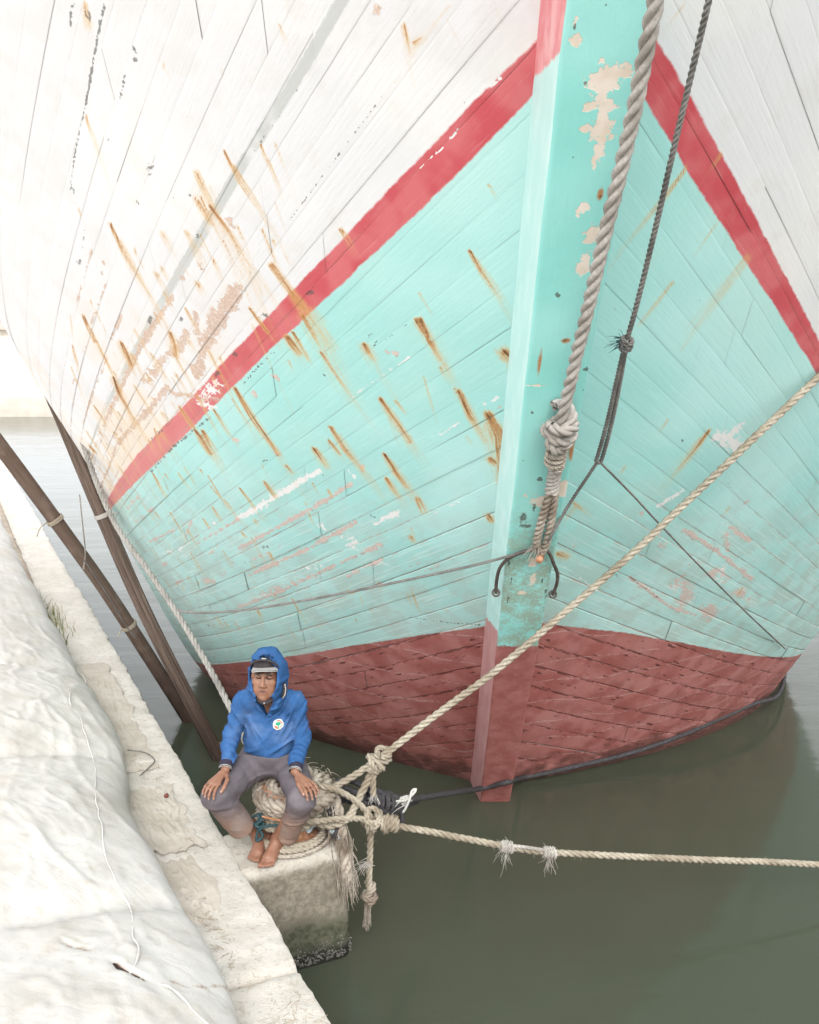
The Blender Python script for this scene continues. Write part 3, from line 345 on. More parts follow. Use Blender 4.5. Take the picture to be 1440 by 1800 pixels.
ship = tag(empty('wooden_ship', (XC, 7.34, 0)), 'big wooden cargo ship with white, red and turquoise bow and oxblood bottom', 'ship')
# inner shell behind the planks
parts = []
for s in (-1, 1):
    q = np.concatenate([np.linspace(0, 1, 24)**2*3.4, np.linspace(3.6, 9, 10)])
    z0 = np.linspace(-.6, 9.2, 90); Q, Z = np.meshgrid(q, z0, indexing='ij')
    P = hull_pt(s, Q, Z); P[..., 0] -= s*.010; P[..., 1] += .012
    Fc = grid_faces(*Q.shape); parts.append((P.reshape(-1, 3), Fc if s > 0 else Fc[:, ::-1]))
shell = mesh_obj('hull_shell', *join(parts), MAT_SEAM, ship)
WID = .212; NROW = 17
for s in (-1, 1):
    qmax_d = 3.55 if s < 0 else 2.7
    for k in range(45):
        za, zb = -.42+k*WID, -.42+(k+1)*WID; zm = (za+zb)/2
        qf = np.linspace(0, 1, 1500)**2*8.0
        C = hull_pt(s, qf, np.full_like(qf, zm)); arc = np.concatenate([[0], np.cumsum(np.linalg.norm(np.diff(C, axis=0), axis=1))])
        if C[0, 2] < -.28: continue
        a_d = np.interp(qmax_d, qf, arc); vis = (C[:, 2] > -.35)
        a_end = min(arc[-1], np.interp(8., qf, arc)); a_end = min(a_end, arc[vis][-1])
        rr = random.Random(k*2+(s > 0)); j0 = rr.uniform(1.2, 2.6)
        cuts = [.03]+[x for x in (j0, j0+rr.uniform(1.5, 2.2)) if x < a_end-.4]+[a_end]
        step_a = .0135 if C[0, 2] < 6.3 else .03
        for c0, c1 in zip(cuts[:-1], cuts[1:]):
            a0, a1 = c0+.0007, c1-.0007; nd = max(2, int(max(0, min(a1, a_d)-a0)/step_a)+1)
            aa = list(np.linspace(a0, min(a1, max(a_d, a0+.01)), nd)) if a0 < a_d else [a0]
            if a1 > a_d: aa += list(np.linspace(max(a0, a_d), a1, max(3, int((a1-max(a0, a_d))/.15)))[1:])
            aa = np.array(aa); q = np.interp(aa, arc, qf)
            soft = .16 if zm > 2.9 else .6; gap = .0011 if rr.random() < (.08 if zm > 2.9 else .22) else rr.uniform(.0001, .0004)*soft; z0r = np.linspace(za+gap, zb-gap, NROW); z0r = np.concatenate([[z0r[0]], z0r[:1]+.004, z0r[1:-1], z0r[-1:]-.004, [z0r[-1]]])
            wav = .0011*np.sin(aa*rr.uniform(3, 6)+rr.uniform(0, 6))
            Z, Q = np.meshgrid(z0r, q, indexing='ij'); Z = Z+wav[None, :]
            P = hull_pt(s, Q, Z)
            dq = np.gradient(P, axis=1); dz = np.gradient(hull_pt(s, Q, np.linspace(za, zb, len(z0r))[:, None]+0*Q), axis=0)
            N = np.cross(dq, dz); N /= np.linalg.norm(N, axis=-1, keepdims=True)+1e-9
            N *= np.sign((N[..., :1]*s).mean())
            proud = rr.uniform(-.0010, .0010)+.0012*np.sin(aa*rr.uniform(.8, 2)+rr.uniform(0, 6))
            ac_ = (Z-za)/WID; h = np.zeros(Z.shape)+proud[None, :]*(1.8 if zm < 3.3 else 1.)+(.0015 if zm < 2.9 else .0006)*(1-(2*ac_-1)**2); h[0] -= .0028*soft; h[-1] -= .0028*soft
            h[:, 0] -= .0016*soft; h[:, -1] -= .0016*soft
            P = P+N*h[..., None]; Pf = P.reshape(-1, 3)
            at = paint_attrs(Pf, s)
            at['n_low'] = .5+.5*vnoise(Pf, 1.7, 11, 2); at['n_mid'] = .5+.55*vnoise(Pf, 8., 12, 3); at['n_wash'] = .5+.5*vnoise(Pf, 3.0, 13, 3)
            across = (Z-za)/WID; at['edge'] = (np.minimum(across, 1-across)*WID*1.25).ravel()
            at['uv2'] = np.stack([np.broadcast_to(aa[None, :], Z.shape)+k*3.1, Z*1.25, np.zeros(Z.shape)], -1).reshape(-1, 3)
            Fc = grid_faces(*Z.shape); Fc = Fc[:, ::-1] if s > 0 else Fc
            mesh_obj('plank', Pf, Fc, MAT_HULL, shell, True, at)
# ---------------------------------------------------------------- stem post
def stem_material():
    t = NT('painted_stem'); p = t.pos(); z = t.xyz(p)[2]
    nf = t.noise(p, 60, 2, .65); nm = t.noise(p, 10, 3, .6); ne = t.noise(p, 24, 3, .65); nl = t.noise(p, 2.2, 1)
    grain = t.noise(t.scale(p, (60, 4, 4)), 1.0, 4, .6)
    c = lambda v, k: t.math('MULTIPLY', t.math('SUBTRACT', v, .5), k)
    add = lambda *a: a[0] if len(a) == 1 else t.math('ADD', a[0], add(*a[1:]))
    side = t.attr('side')       # -1 left cheek, 0 front face, 1 right cheek
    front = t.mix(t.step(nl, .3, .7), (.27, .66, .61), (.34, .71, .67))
    cheek = t.mix(t.step(grain, .35, .7), (.50, .77, .73), (.60, .82, .79))  # cheeks: fresher paint, also paler with part of the side light painted in
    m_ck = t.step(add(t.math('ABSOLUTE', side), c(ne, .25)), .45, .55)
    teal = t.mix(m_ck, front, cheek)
    worn = t.math('MULTIPLY', t.step(z, 2.95, 2.3), t.step(add(t.math('MULTIPLY', nm, .6), t.math('MULTIPLY', nf, .4)), .38, .6))
    worn = t.math('MULTIPLY', worn, t.math('SUBTRACT', 1., t.math('MULTIPLY', m_ck, .8)))
    teal = t.mix(t.math('MULTIPLY', worn, .78), teal, (.31, .34, .25))
    redf = t.mix(t.step(nm, .3, .7), (.32, .098, .086), (.42, .16, .145)); redc = t.mix(t.step(grain, .3, .7), (.52, .25, .24), (.60, .34, .33))  # redc: pinker cheek red, side light partly put into the colour
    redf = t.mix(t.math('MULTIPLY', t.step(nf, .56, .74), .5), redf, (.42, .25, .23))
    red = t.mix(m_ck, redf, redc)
    mb = t.step(add(z, c(ne, .05), t.math('MULTIPLY', m_ck, -.12)), 1.715, 1.73)
    col = t.mix(mb, red, teal)
    toplim = add(z, c(ne, .05)); mt = t.math('MULTIPLY', t.step(toplim, 4.60, 4.62), t.step(side, -.3, -.6))
    col = t.mix(mt, col, t.mix(t.step(grain, .35, .65), (.70, .22, .24), (.78, .42, .42)))
    pm = t.math('MULTIPLY', t.step(add(t.attr('peel'), c(ne, 2.0), c(nm, 1.2), c(nf, .8)), .50, .58), t.step(t.attr('peel'), .04, .22)); col = t.mix(t.math('MULTIPLY', pm, mb), col, t.mix(t.step(nm, .35, .65), (.78, .70, .62), (.70, .60, .50)))
    r = t.math('MULTIPLY', t.attr('rust'), add(.6, nf)); col = t.mix(t.math('MULTIPLY', t.step(r, .15, .7), .9), col, (.45, .17, .04))
    dm = t.step(add(t.attr('dark'), c(ne, 1.5), c(nf, 1.1)), .74, .84); col = t.mix(t.math('MULTIPLY', dm, .8), col, (.09, .08, .065))
    t.bump(add(t.math('MULTIPLY', nf, .3), t.math('MULTIPLY', grain, .6), t.math('MULTIPLY', pm, -.7)), .45, .006)
    return t.fin(col, t.math('ADD', .42, t.math('MULTIPLY', nm, .25)), .32)
nz = 760; zz = np.linspace(-.8, 6.6, nz)
hw_f = .118+.0068*np.maximum(zz, 0); hw_b = hw_f+.055       # half widths: front face, at the planking
prof = []
ns = 10; nfm = 30
for i in range(ns): u = i/ns; prof.append((-1, u, -.9))
for i in range(nfm+1): prof.append((0, i/nfm, 0))
for i in range(1, ns+1): prof.append((1, 1-i/ns, .9))
V = np.zeros((nz, len(prof), 3)); side = np.zeros((nz, len(prof)))
yf = 7.34-.797*zz; yb = 7.72-.797*zz
Pn = np.stack([zz*0, zz*.6, zz], -1)
lw = .006*vnoise(Pn+3, 2.2, 1, 3); rw = .006*vnoise(Pn+9, 2.2, 2, 3)
for j, (sd, u, sv) in enumerate(prof):
    if sd == 0:
        x = (u*2-1)*hw_f; x = np.where(x < 0, x*(1+lw/hw_f), x*(1+rw/hw_f)); y = yf+0*u
        er = max(0, abs(u*2-1)-.9)/.1; y = yf+.010*er**2
        side[:, j] = np.sign(u-.5)*.5*(abs(u*2-1) > .985)
    else:
        # cheek from planking (u=0) to front edge (u=1)
        x = sd*(hw_b+(hw_f-hw_b)*u)+(lw if sd < 0 else rw)*0; y = yb+(yf+.012-yb)*u; side[:, j] = sd
    V[:, j, 0] = XC+x; V[:, j, 1] = y; V[:, j, 2] = zz
def spot(P, L):
    o = np.zeros(len(P))
    for x, z, rx, rz in L:
        d = ((P[:, 0]-x)/(rx*1.25))**2+((P[:, 2]-z)/(rz*1.0))**2; o = np.maximum(o, np.exp(-d))
    return o
Pf = V.reshape(-1, 3).copy(); Pf += np.stack([0*Pf[:, 0], -.003*vnoise(Pf, 6, 4, 3), 0*Pf[:, 0]], -1)
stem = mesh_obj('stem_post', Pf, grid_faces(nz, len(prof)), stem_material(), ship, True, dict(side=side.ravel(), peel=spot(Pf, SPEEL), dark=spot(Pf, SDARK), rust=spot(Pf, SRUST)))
# ================================================================ water
def water_material():
    t = NT('murky_water'); p = t.pos()
    base = t.mix(t.step(t.noise(p, .35, 3), .3, .7), (.056, .066, .045), (.064, .073, .051))
    pv = t.scale(p, (1, 1, 1)); w1 = t.noise(t.scale(p, (1.6, 4.0, 1)), 1.0, 4, .55, .4); w2 = t.noise(t.scale(p, (.5, 1.1, 1)), 1.0, 2, .5)
    t.bump(t.math('ADD', t.math('MULTIPLY', w1, .35), w2), .26, .05)
    t.b.inputs['IOR'].default_value = 1.33
    m = t.fin(base, .11, .42); return m
xs = np.concatenate([np.linspace(-250, -14, 12), np.linspace(-12, 14, 60), np.linspace(16, 250, 12)])
ys = np.concatenate([np.linspace(-60, 2, 8), np.linspace(2.4, 24, 60), np.linspace(27, 500, 14)])
X, Y = np.meshgrid(xs, ys, indexing='ij')
Pw = np.stack([X, Y, 0*X], -1).reshape(-1, 3); Pw[:, 2] = .006*vnoise(Pw*[1, 1.6, 1], .9, 3, 2)*(np.abs(Pw[:, 0]) < 15)
tag(mesh_obj('water', Pw, grid_faces(*X.shape), water_material()), kind='structure')

# ================================================================ quay: frame along the edge
QZ = .69
QA = np.array([-.35, 3.87]); QD = np.array([-.4292, .9032]); QN = np.array([.9032, .4292])
def quay(s, t_, z=QZ):
    s, t_, z = np.broadcast_arrays(np.asarray(s, float), np.asarray(t_, float), np.asarray(z, float))
    return np.stack([QA[0]+s*QD[0]+t_*QN[0], QA[1]+s*QD[1]+t_*QN[1], z], -1)
def concrete_material(name, a, b, stain, st=.5, wet=None):
    t = NT(name); p = t.pos(); z = t.xyz(p)[2]
    n1 = t.noise(p, 4, 5, .6); n2 = t.noise(p, 26, 5, .65); n3 = t.noise(p, 110, 3, .6); vo = t.n('ShaderNodeTexVoronoi'); t.lk(p, vo.inputs['Vector']); vo.inputs['Scale'].default_value = 70
    col = t.mix(t.step(n1, .3, .7), a, b); col = t.mix(t.math('MULTIPLY', t.step(n2, .52, .72), st), col, stain)
    col = t.mix(t.math('MULTIPLY', t.step(n3, .62, .75), .35), col, (.20, .18, .15))
    col = t.mix(t.math('MULTIPLY', t.step(t.noise(t.scale(p, (3, 1.2, 9)), 2.0, 4, .7), .62, .70), .35), col, stain)
    if wet:
        zz = t.math('ADD', z, t.math('MULTIPLY', t.math('SUBTRACT', n1, .5), .22))
        side_f = t.step(z, .66, .60)  # side faces browner and darker than the top, their shade put into the colour
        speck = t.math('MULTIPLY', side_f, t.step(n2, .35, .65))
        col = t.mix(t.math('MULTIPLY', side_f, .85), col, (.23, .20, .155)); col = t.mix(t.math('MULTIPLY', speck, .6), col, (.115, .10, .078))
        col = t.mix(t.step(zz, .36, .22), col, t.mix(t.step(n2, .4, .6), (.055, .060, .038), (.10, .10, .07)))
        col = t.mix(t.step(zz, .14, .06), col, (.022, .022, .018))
    pit = t.step(vo.outputs['Distance'], .22, .10); col = t.mix(t.math('MULTIPLY', t.math('MULTIPLY', pit, t.step(n2, .48, .60)), .55), col, (.16, .14, .115))
    t.bump(t.math('SUBTRACT', t.math('ADD', t.math('MULTIPLY', n2, .9), t.math('MULTIPLY', n3, .5)), t.math('MULTIPLY', pit, .6)), .75, .014)
    return t.fin(col, .9, .15)
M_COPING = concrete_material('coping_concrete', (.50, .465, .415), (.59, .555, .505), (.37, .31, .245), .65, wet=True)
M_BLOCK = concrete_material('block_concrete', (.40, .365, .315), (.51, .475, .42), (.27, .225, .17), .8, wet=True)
M_EARTH = concrete_material('quay_earth', (.46, .38, .30), (.56, .48, .39), (.34, .26, .19), .6)
# body of the quay
ss = np.linspace(-9, 60, 140); tt = np.array([-30, -8, -3, -1.2, -.44, -.06, -.06, -.06]); zc_ = np.array([QZ-.03]*5+[QZ-.03, .2, -1.2])
S, T = np.meshgrid(ss, np.arange(len(tt)), indexing='ij')
Pq = quay(S, tt[T], zc_[T]).reshape(-1, 3); Pq[:, 2] += .012*vnoise(Pq, 1.4, 5, 3)*(Pq[:, 2] > .5)
quay_o = tag(mesh_obj('quay', Pq, grid_faces(*S.shape)[:, ::-1], M_EARTH, None, False), kind='structure')
def rag(P, amp, sc, seed):
    return np.stack([vnoise(P+31*i, sc, seed+i, 3) for i in range(3)], -1)*amp
def slab(s0, s1, t0, t1, z0, z1, seed, n=None, amp=.018, rnd=.03, mat=M_COPING, parent=None, name='coping_slab'):
    """rounded, ragged concrete slab in quay coordinates"""
    ns_, nt_, nz_ = [max(3, int(abs(b-a)/.03)+1) for a, b in ((s0, s1), (t0, t1), (z0, z1))]
    ns_ = min(ns_, 150); faces = []
    def face(ax, val, ua, ub, nu, va, vb, nv, flip):
        U, W = np.meshgrid(np.linspace(ua, ub, nu), np.linspace(va, vb, nv), indexing='ij'); K = np.full(U.shape, val)
        A = {0: (K, U, W), 1: (U, K, W), 2: (U, W, K)}[ax]; Fc = grid_faces(nu, nv)
        return np.stack(A, -1).reshape(-1, 3), (Fc[:, ::-1] if flip else Fc)
    fs = [face(2, z1, s0, s1, ns_, t0, t1, nt_, True), face(1, t1, s0, s1, ns_, z0, z1, nz_, False), face(0, s0, t0, t1, nt_, z0, z1, nz_, False), face(0, s1, t0, t1, nt_, z0, z1, nz_, True)]
    V, Fc = join(fs)
    lo = np.array([s0, t0, z0]); hi = np.array([s1, t1, z1]); ctr = np.clip(V, lo+rnd, hi-rnd); ctr[:, 2] = np.minimum(V[:, 2], z1-rnd)
    ctr[:, 2] = np.where(V[:, 2] < z1-rnd, V[:, 2], z1-rnd)
    d = V-ctr; L = np.linalg.norm(d, axis=1, keepdims=True); V = np.where(L > rnd, ctr+d/np.maximum(L, 1e-9)*rnd, V)
    P = quay(V[:, 0], V[:, 1], V[:, 2]); P = P+rag(P, amp, 5, seed)+rag(P, amp*.5, 17, seed+9)
    return mesh_obj(name, P, Fc, mat, parent)
joints = [-7.6, -3.6, .42, 4.46, 8.5, 12.6, 16.6, 20.6, 24.6]
for i, (a, b) in enumerate(zip(joints[:-1], joints[1:])):
    slab(a+.006, b-.006, -.46, [0, .005, .0, .012, -.01, .01, 0, 0, 0][i]+.012, -.4, QZ+[0, -.012, .012, 0, .006, 0, 0, 0, 0][i], 20+i, parent=quay_o)
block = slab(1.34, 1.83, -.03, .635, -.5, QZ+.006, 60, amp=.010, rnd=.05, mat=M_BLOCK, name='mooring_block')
tag(block, 'pitted concrete block jutting from the quay under the seated man', 'block')
# barnacle crust at the foot of the block
bp = []
for i in range(700):
    u = random.random(); z = .02+abs(random.gauss(0, .055)); 
    if random.random() < .7: c = quay(1.335, u*.6, z)
    else: c = quay(1.34+u*.4, .64, z)
    r = random.uniform(.0022, .0072)
    a = np.arange(5)/5*2*math.pi+random.random()
    ring = c+np.stack([np.cos(a)*r, -np.abs(np.sin(a))*r*.3-r*.1, np.sin(a)*r], -1); top = ring*.45+(c+np.array([0, -r, 0]))*.55
    bp.append((np.concatenate([ring, top]), grid_faces(2, 5, closed_c=True)))
V, Fc = join(bp); b_o = mesh_obj('barnacle_crust', V, Fc, simple_mat('barnacle', (.26, .25, .23), (.06, .055, .05), 160, .8), block); tag(b_o, kind='stuff')

# ================================================================ far bank seen past the stern
M_PALE = simple_mat('pale_plaster', (.62, .58, .52), (.72, .69, .64), 2, .9)
M_FARQ = simple_mat('far_concrete', (.50, .46, .40), (.60, .56, .50), 1.5, .9)
def box(name, lo, hi, mat, parent=None, bev=.0):
    (x0, y0, z0), (x1, y1, z1) = lo, hi
    V = [(x, y, z) for x in (x0, x1) for y in (y0, y1) for z in (z0, z1)]
    F_ = [(0, 1, 3, 2), (4, 6, 7, 5), (0, 4, 5, 1), (2, 3, 7, 6), (0, 2, 6, 4), (1, 5, 7, 3)]
    return mesh_obj(name, np.array(V), F_, mat, parent, False)
fq = tag(box('far_quay', (-160, 46, -1), (-6, 200, .9), M_FARQ), kind='structure')
wh = tag(empty('warehouse', (-60, 96, .9)), 'pale plastered warehouse on the far bank beyond the poles', 'building')
box('wall', (-100, 96, .902), (-18, 112, 4.4), M_PALE, wh)
M_ROOF = simple_mat('rusty_roof', (.36, .27, .22), (.44, .38, .34), 3, .8)
mesh_obj('roof', np.array([(-101, 95, 4.35), (-17, 95, 4.35), (-17, 104, 6.4), (-101, 104, 6.4), (-101, 113, 4.35), (-17, 113, 4.35)]), [(0, 1, 2, 3), (3, 2, 5, 4), (1, 5, 2), (0, 3, 4)], M_ROOF, wh, False)
M_DOOR = simple_mat('green_door', (.10, .16, .14), (.16, .22, .19), 4, .7)
for x in range(-92, -20, 12):
    d = box('door', (x-1.6, 95.93, .905), (x+1.6, 95.997, 3.6), M_DOOR, wh)
    for k in (-.8, 0, .8): box('door_batten', (x+k-.06, 95.87, 1.0), (x+k+.06, 95.928, 3.5), M_ROOF, d)
rb = tag(empty('moored_boat', (-12.2, 43, 0)), 'small red wooden boat moored across the water behind the pole', 'boat')
u = np.linspace(-1, 1, 25); w = np.linspace(-1, 1, 11); U, W = np.meshgrid(u, w, indexing='ij')
hb = .8*(1-np.abs(U)**2.6); Pb = np.stack([-12.4+U*2.3, 43+W*hb, (.75+.45*U**2)-(1-np.abs(W)**3)*0.95], -1)
mesh_obj('hull', Pb.reshape(-1, 3), grid_faces(*U.shape), simple_mat('red_boat_paint', (.42, .04, .05), (.5, .07, .08), 3, .5), rb)
M_TIMB = simple_mat('boat_timber', (.20, .13, .09), (.30, .21, .15), 9, .8)
for x in (-1.1, 0, 1.1): box('thwart', (-12.4+x-.12, 42.35, .62), (-12.4+x+.12, 43.65, .67), M_TIMB, rb)
# ================================================================ rope toolkit
def resample(pts, step):
    """centripetal-ish Catmull-Rom through pts, uniform arc step"""
    P = np.array(pts, float)
    if len(P) == 2: C = P[0]+(P[1]-P[0])*np.linspace(0, 1, 50)[:, None]
    else:
        E = np.vstack([2*P[0]-P[1], P, 2*P[-1]-P[-2]]); out = []
        for i in range(1, len(E)-2):
            p0, p1, p2, p3 = E[i-1:i+3]; t = np.linspace(0, 1, 30, endpoint=False)[:, None]
            out.append(.5*((2*p1)+(-p0+p2)*t+(2*p0-5*p1+4*p2-p3)*t**2+(-p0+3*p1-3*p2+p3)*t**3))
        out.append(P[-1:]); C = np.concatenate(out)
    L = np.concatenate([[0], np.cumsum(np.linalg.norm(np.diff(C, axis=0), axis=1))])
    n = max(3, int(L[-1]/step)+1); a = np.linspace(0, L[-1], n)
    return np.stack([np.interp(a, L, C[:, i]) for i in range(3)], -1), a
def frames(C):
    T = np.gradient(C, axis=0); T /= np.linalg.norm(T, axis=1, keepdims=True)+1e-12
    N = np.zeros_like(C); ref = np.array([0, 0, 1.]) if abs(T[0, 2]) < .9 else np.array([1., 0, 0])
    n = np.cross(T[0], ref); n /= np.linalg.norm(n); N[0] = n
    for i in range(1, len(C)):
        n = n-T[i]*(n@T[i]); n /= np.linalg.norm(n)+1e-12; N[i] = n
    return T, N, np.cross(T, N)
def tube(C, r, sides=8, cap=True):
    C = np.asarray(C, float); T, N, Bn = frames(C); r = np.broadcast_to(np.asarray(r, float), (len(C),))
    a = np.arange(sides)/sides*2*math.pi
    V = C[:, None]+r[:, None, None]*(np.cos(a)[None, :, None]*N[:, None]+np.sin(a)[None, :, None]*Bn[:, None])
    if cap:
        V = np.concatenate([np.repeat(C[:1, None], sides, 1), V, np.repeat(C[-1:, None], sides, 1)])
    return V.reshape(-1, 3), grid_faces(len(V), sides, closed_c=True)
def rope_geo(pts, r, pitch=None, strands=3, sides=6, step=None, seed=0, fuzz=0):
    pitch = pitch or r*6.5; step = step or pitch/9
    C, a = resample(pts, step); T, N, Bn = frames(C); parts = []
    C = C+.06*r*np.stack([vnoise(C*8+i*9, 1, seed+i) for i in range(3)], -1)
    for k in range(strands):
        ph = a/pitch*2*math.pi+k*2*math.pi/strands
        S = C+.50*r*(np.cos(ph)[:, None]*N+np.sin(ph)[:, None]*Bn)
        # strand frame: reuse N,B (thin tilt), flattened oval
        an = np.arange(sides)/sides*2*math.pi
        V = S[:, None]+.56*r*(np.cos(an)[None, :, None]*N[:, None]+np.sin(an)[None, :, None]*Bn[:, None])
        parts.append((V.reshape(-1, 3), grid_faces(len(C), sides, closed_c=True)))
    if fuzz:
        rg = np.random.default_rng(seed+99)
        for _ in range(int(fuzz*a[-1])):
            i = rg.integers(0, len(C)); d = rg.normal(size=3); d -= T[i]*(d@T[i])*.4; d /= np.linalg.norm(d)
            p0 = C[i]+d*r*.9; L = r*rg.uniform(.4, 1.5); p1 = p0+d*L*.6+T[i]*L*rg.uniform(-.9, .9); p2 = p1+T[i]*L*rg.uniform(-.6, .6)+np.array([0, 0, -L*.4])
            parts.append(tube(np.array([p0, p1, p2]), [.0011, .0009, .0004], 3, False))
    return join(parts)
def rope_mat(name, c1, c2, dirt, k=60, rough=.9):
    t = NT(name); p = t.pos(); n1 = t.noise(p, k, 3, .6); n2 = t.noise(p, 5, 3, .6)
    col = t.mix(t.step(n1, .3, .7), c1, c2); col = t.mix(t.math('MULTIPLY', t.step(n2, .40, .66), .8), col, dirt)
    t.bump(t.noise(p, 320, 2, .6), .5, .003); return t.fin(col, rough, .15)
M_MANILA = rope_mat('manila_rope', (.30, .26, .20), (.44, .395, .32), (.22, .18, .13))
M_HAWSER = rope_mat('grey_hawser', (.34, .315, .285), (.47, .44, .41), (.25, .225, .20))
M_GREYL = rope_mat('grey_line', (.15, .145, .135), (.25, .24, .225), (.11, .105, .10))
M_WHITEL = rope_mat('pale_line', (.36, .335, .30), (.48, .455, .42), (.27, .24, .21))
M_BLACKR = rope_mat('tarred_rope', (.035, .033, .036), (.075, .07, .075), (.05, .047, .045), 40, .8)
M_OLDR = rope_mat('old_rope', (.30, .255, .205), (.46, .41, .345), (.17, .13, .10), 45)
M_BLUER = rope_mat('blue_rope', (.36, .48, .52), (.52, .62, .64), (.30, .34, .34))
M_TEALR = rope_mat('teal_cord', (.022, .055, .065), (.05, .105, .115), (.03, .045, .05))
M_GREYR = rope_mat('grey_rope', (.235, .225, .205), (.34, .325, .30), (.17, .16, .145))
M_WHITECL = simple_mat('white_cord', (.44, .43, .40), (.56, .55, .52), 60, .9)
M_IRON = simple_mat('dark_iron', (.045, .043, .042), (.12, .09, .075), 30, .55, spec=.5)
M_RUSTI = simple_mat('rusty_iron', (.30, .13, .06), (.48, .27, .17), 26, .85, .5)
def rope(name, pts, r, mat, label, cat='rope', group=None, **kw):
    o = mesh_obj(name, *rope_geo(pts, r, **kw), mat); tag(o, label, cat, group); return o
def frayed(end, direction, n, L, spread, mat, parent, name='frayed_end', seed=1, r0=.002, base=.012, droop=.35):
    rg = np.random.default_rng(seed); ps = []; direction = np.array(direction, float); direction /= np.linalg.norm(direction)
    for i in range(n):
        b = np.array(end)+rg.normal(size=3)*base; d = direction+rg.normal(size=3)*spread; d /= np.linalg.norm(d); l = L*rg.uniform(.5, 1.1); q = rg.normal(size=3)*spread*l*.5
        t = np.linspace(0, 1, 6)[:, None]; C = b+d*l*t+q*t*t*.8+np.array([0, 0, -droop*l])*t*t+rg.normal(size=(6, 3))*l*.025*t
        ps.append(tube(C, np.linspace(r0, r0*.4, 6), 4, False))
    return mesh_obj(name, *join(ps), mat, parent)
def unit(v): v = np.asarray(v, float); return v/np.linalg.norm(v)
def knot_path(c, axis, up, R, kind=0):
    """closed-up tumble of turns around a line: c centre, axis along the line"""
    A = unit(axis); U = unit(np.asarray(up)-A*(np.asarray(up)@A)); W = np.cross(A, U)
    t = np.linspace(0, 1, 40)
    if kind == 0:     # two round turns and a crossing
        an = t*2*math.pi*2.6; x = (t-.5)*2.4*R+.9*R*np.sin(an*.5); rr = R*(1.0+.25*np.sin(an*1.3))
    elif kind == 1:   # figure of eight over the line
        an = t*2*math.pi*2; x = 1.5*R*np.sin(an*.5+.4); rr = R*(1.0+.35*np.cos(an*1.5))
    else:             # tight round turns
        an = t*2*math.pi*3.4; x = (t-.5)*2.6*R; rr = R*np.ones_like(t)
    return np.asarray(c)+x[:, None]*A+rr[:, None]*(np.cos(an)[:, None]*U+np.sin(an)[:, None]*W)

# ---------------------------------------------------------------- hawser on the stem
HAW_R = .0295
hw = tag(empty('hawser', HAWSER[2]), 'thick twisted grey hawser hanging down the stem with knot and eye splice', 'rope')
mesh_obj('rope_run', *rope_geo(HAWSER[1:], HAW_R, pitch=.21, sides=8, seed=1), M_HAWSER, hw)
ax = np.array(HAWSER[3])-np.array(HAWSER[1])
for kk, (c, R, up) in enumerate([(HAWSER[2], .052, (0, -1, .2)), (HAWSER[2]+np.array([-.005, -.01, -.012]), .046, (-1, -.4, 0))]):
    mesh_obj('knot', *rope_geo(knot_path(c, ax if kk == 0 else ax+np.array([.25, 0, 0]), up, R, kk), .027, pitch=.17, sides=8, seed=5+kk), M_HAWSER, hw)
sp = np.array(HAWSER[1]); s0 = np.array(HAWSER[0])
mesh_obj('splice', *rope_geo([sp+[0, 0, .05], sp, (sp+s0)/2+[.006, 0, 0], s0, s0+[-.005, .02, -.05]], .036, pitch=.12, strands=4, sides=7, seed=8), M_HAWSER, hw)
mesh_obj('whipping', *rope_geo(knot_path(sp+[0, 0, -.012], ax, (0, -1, 0), .044, 2), .011, pitch=.05, seed=2), M_OLDR, hw)
for L_ in (EYE_L, EYE_R): mesh_obj('eye_leg', *rope_geo(L_, .024, pitch=.13, sides=7, seed=3), M_OLDR, hw)
frayed(EYE_L[4], (-.5, -.4, -.3), 26, .07, .55, M_WHITEL, hw, seed=4, r0=.0022); frayed(sp, (.2, -.5, -.2), 30, .055, .9, M_WHITEL, hw, seed=5, r0=.0016)
# bolt and iron shackle: parts of the ship's stem
bo = np.array(BOLT); mesh_obj('iron_bolt', *tube(resample([bo[0]+[0, .05, .04], bo[0], bo[1]+[0, -.01, -.05]], .01)[0], .021, 10), M_RUSTI, stem)
mesh_obj('iron_shackle', *tube(resample(SHACK, .012)[0], .0105, 8), M_IRON, stem)
for e_ in (SHACK[0], SHACK[-1]):
    c = np.array(e_); mesh_obj('shackle_eye', *tube(c+.020*np.stack([np.cos(np.linspace(0, 6.28, 14)), np.zeros(14), np.sin(np.linspace(0, 6.28, 14))], -1), .007, 6), M_IRON, stem)
# ---------------------------------------------------------------- grey line with doubled loop
g2 = tag(empty('bow_line', LINE2[-1]), 'thin grey line right of the hawser ending in a long doubled loop', 'rope')
mesh_obj('rope_run', *rope_geo(LINE2, .0125, pitch=.075, seed=11), M_GREYL, g2)
mesh_obj('loop', *rope_geo(LOOP2, .0115, pitch=.07, seed=12), M_GREYL, g2)
mesh_obj('knot', *rope_geo(knot_path(np.array(LINE2[-1])+[0, -.01, -.01], np.array(LINE2[-1])-np.array(LINE2[-2]), (0, -1, 0), .022, 2), .0105, pitch=.06, seed=13), M_GREYL, g2)
frayed(np.array(LINE2[-1])+[-.01, 0, 0], (-1, -.2, .1), 30, .06, .5, M_TEALR, g2, seed=14, r0=.0018)
rope('stay_line', TAIL_A, .0095, M_GREYL, 'short dark line from the doubled loop down to the stem bolt', seed=15, pitch=.06)
rope('stay_line', TAIL_B, .0065, M_GREYL, 'thin dark line from the doubled loop down along the right bow', seed=16, pitch=.045)
rope('guy_line', THIN, .0085, M_GREYL, 'thin line strung from the stem shackle across the left bow', seed=17, pitch=.045)
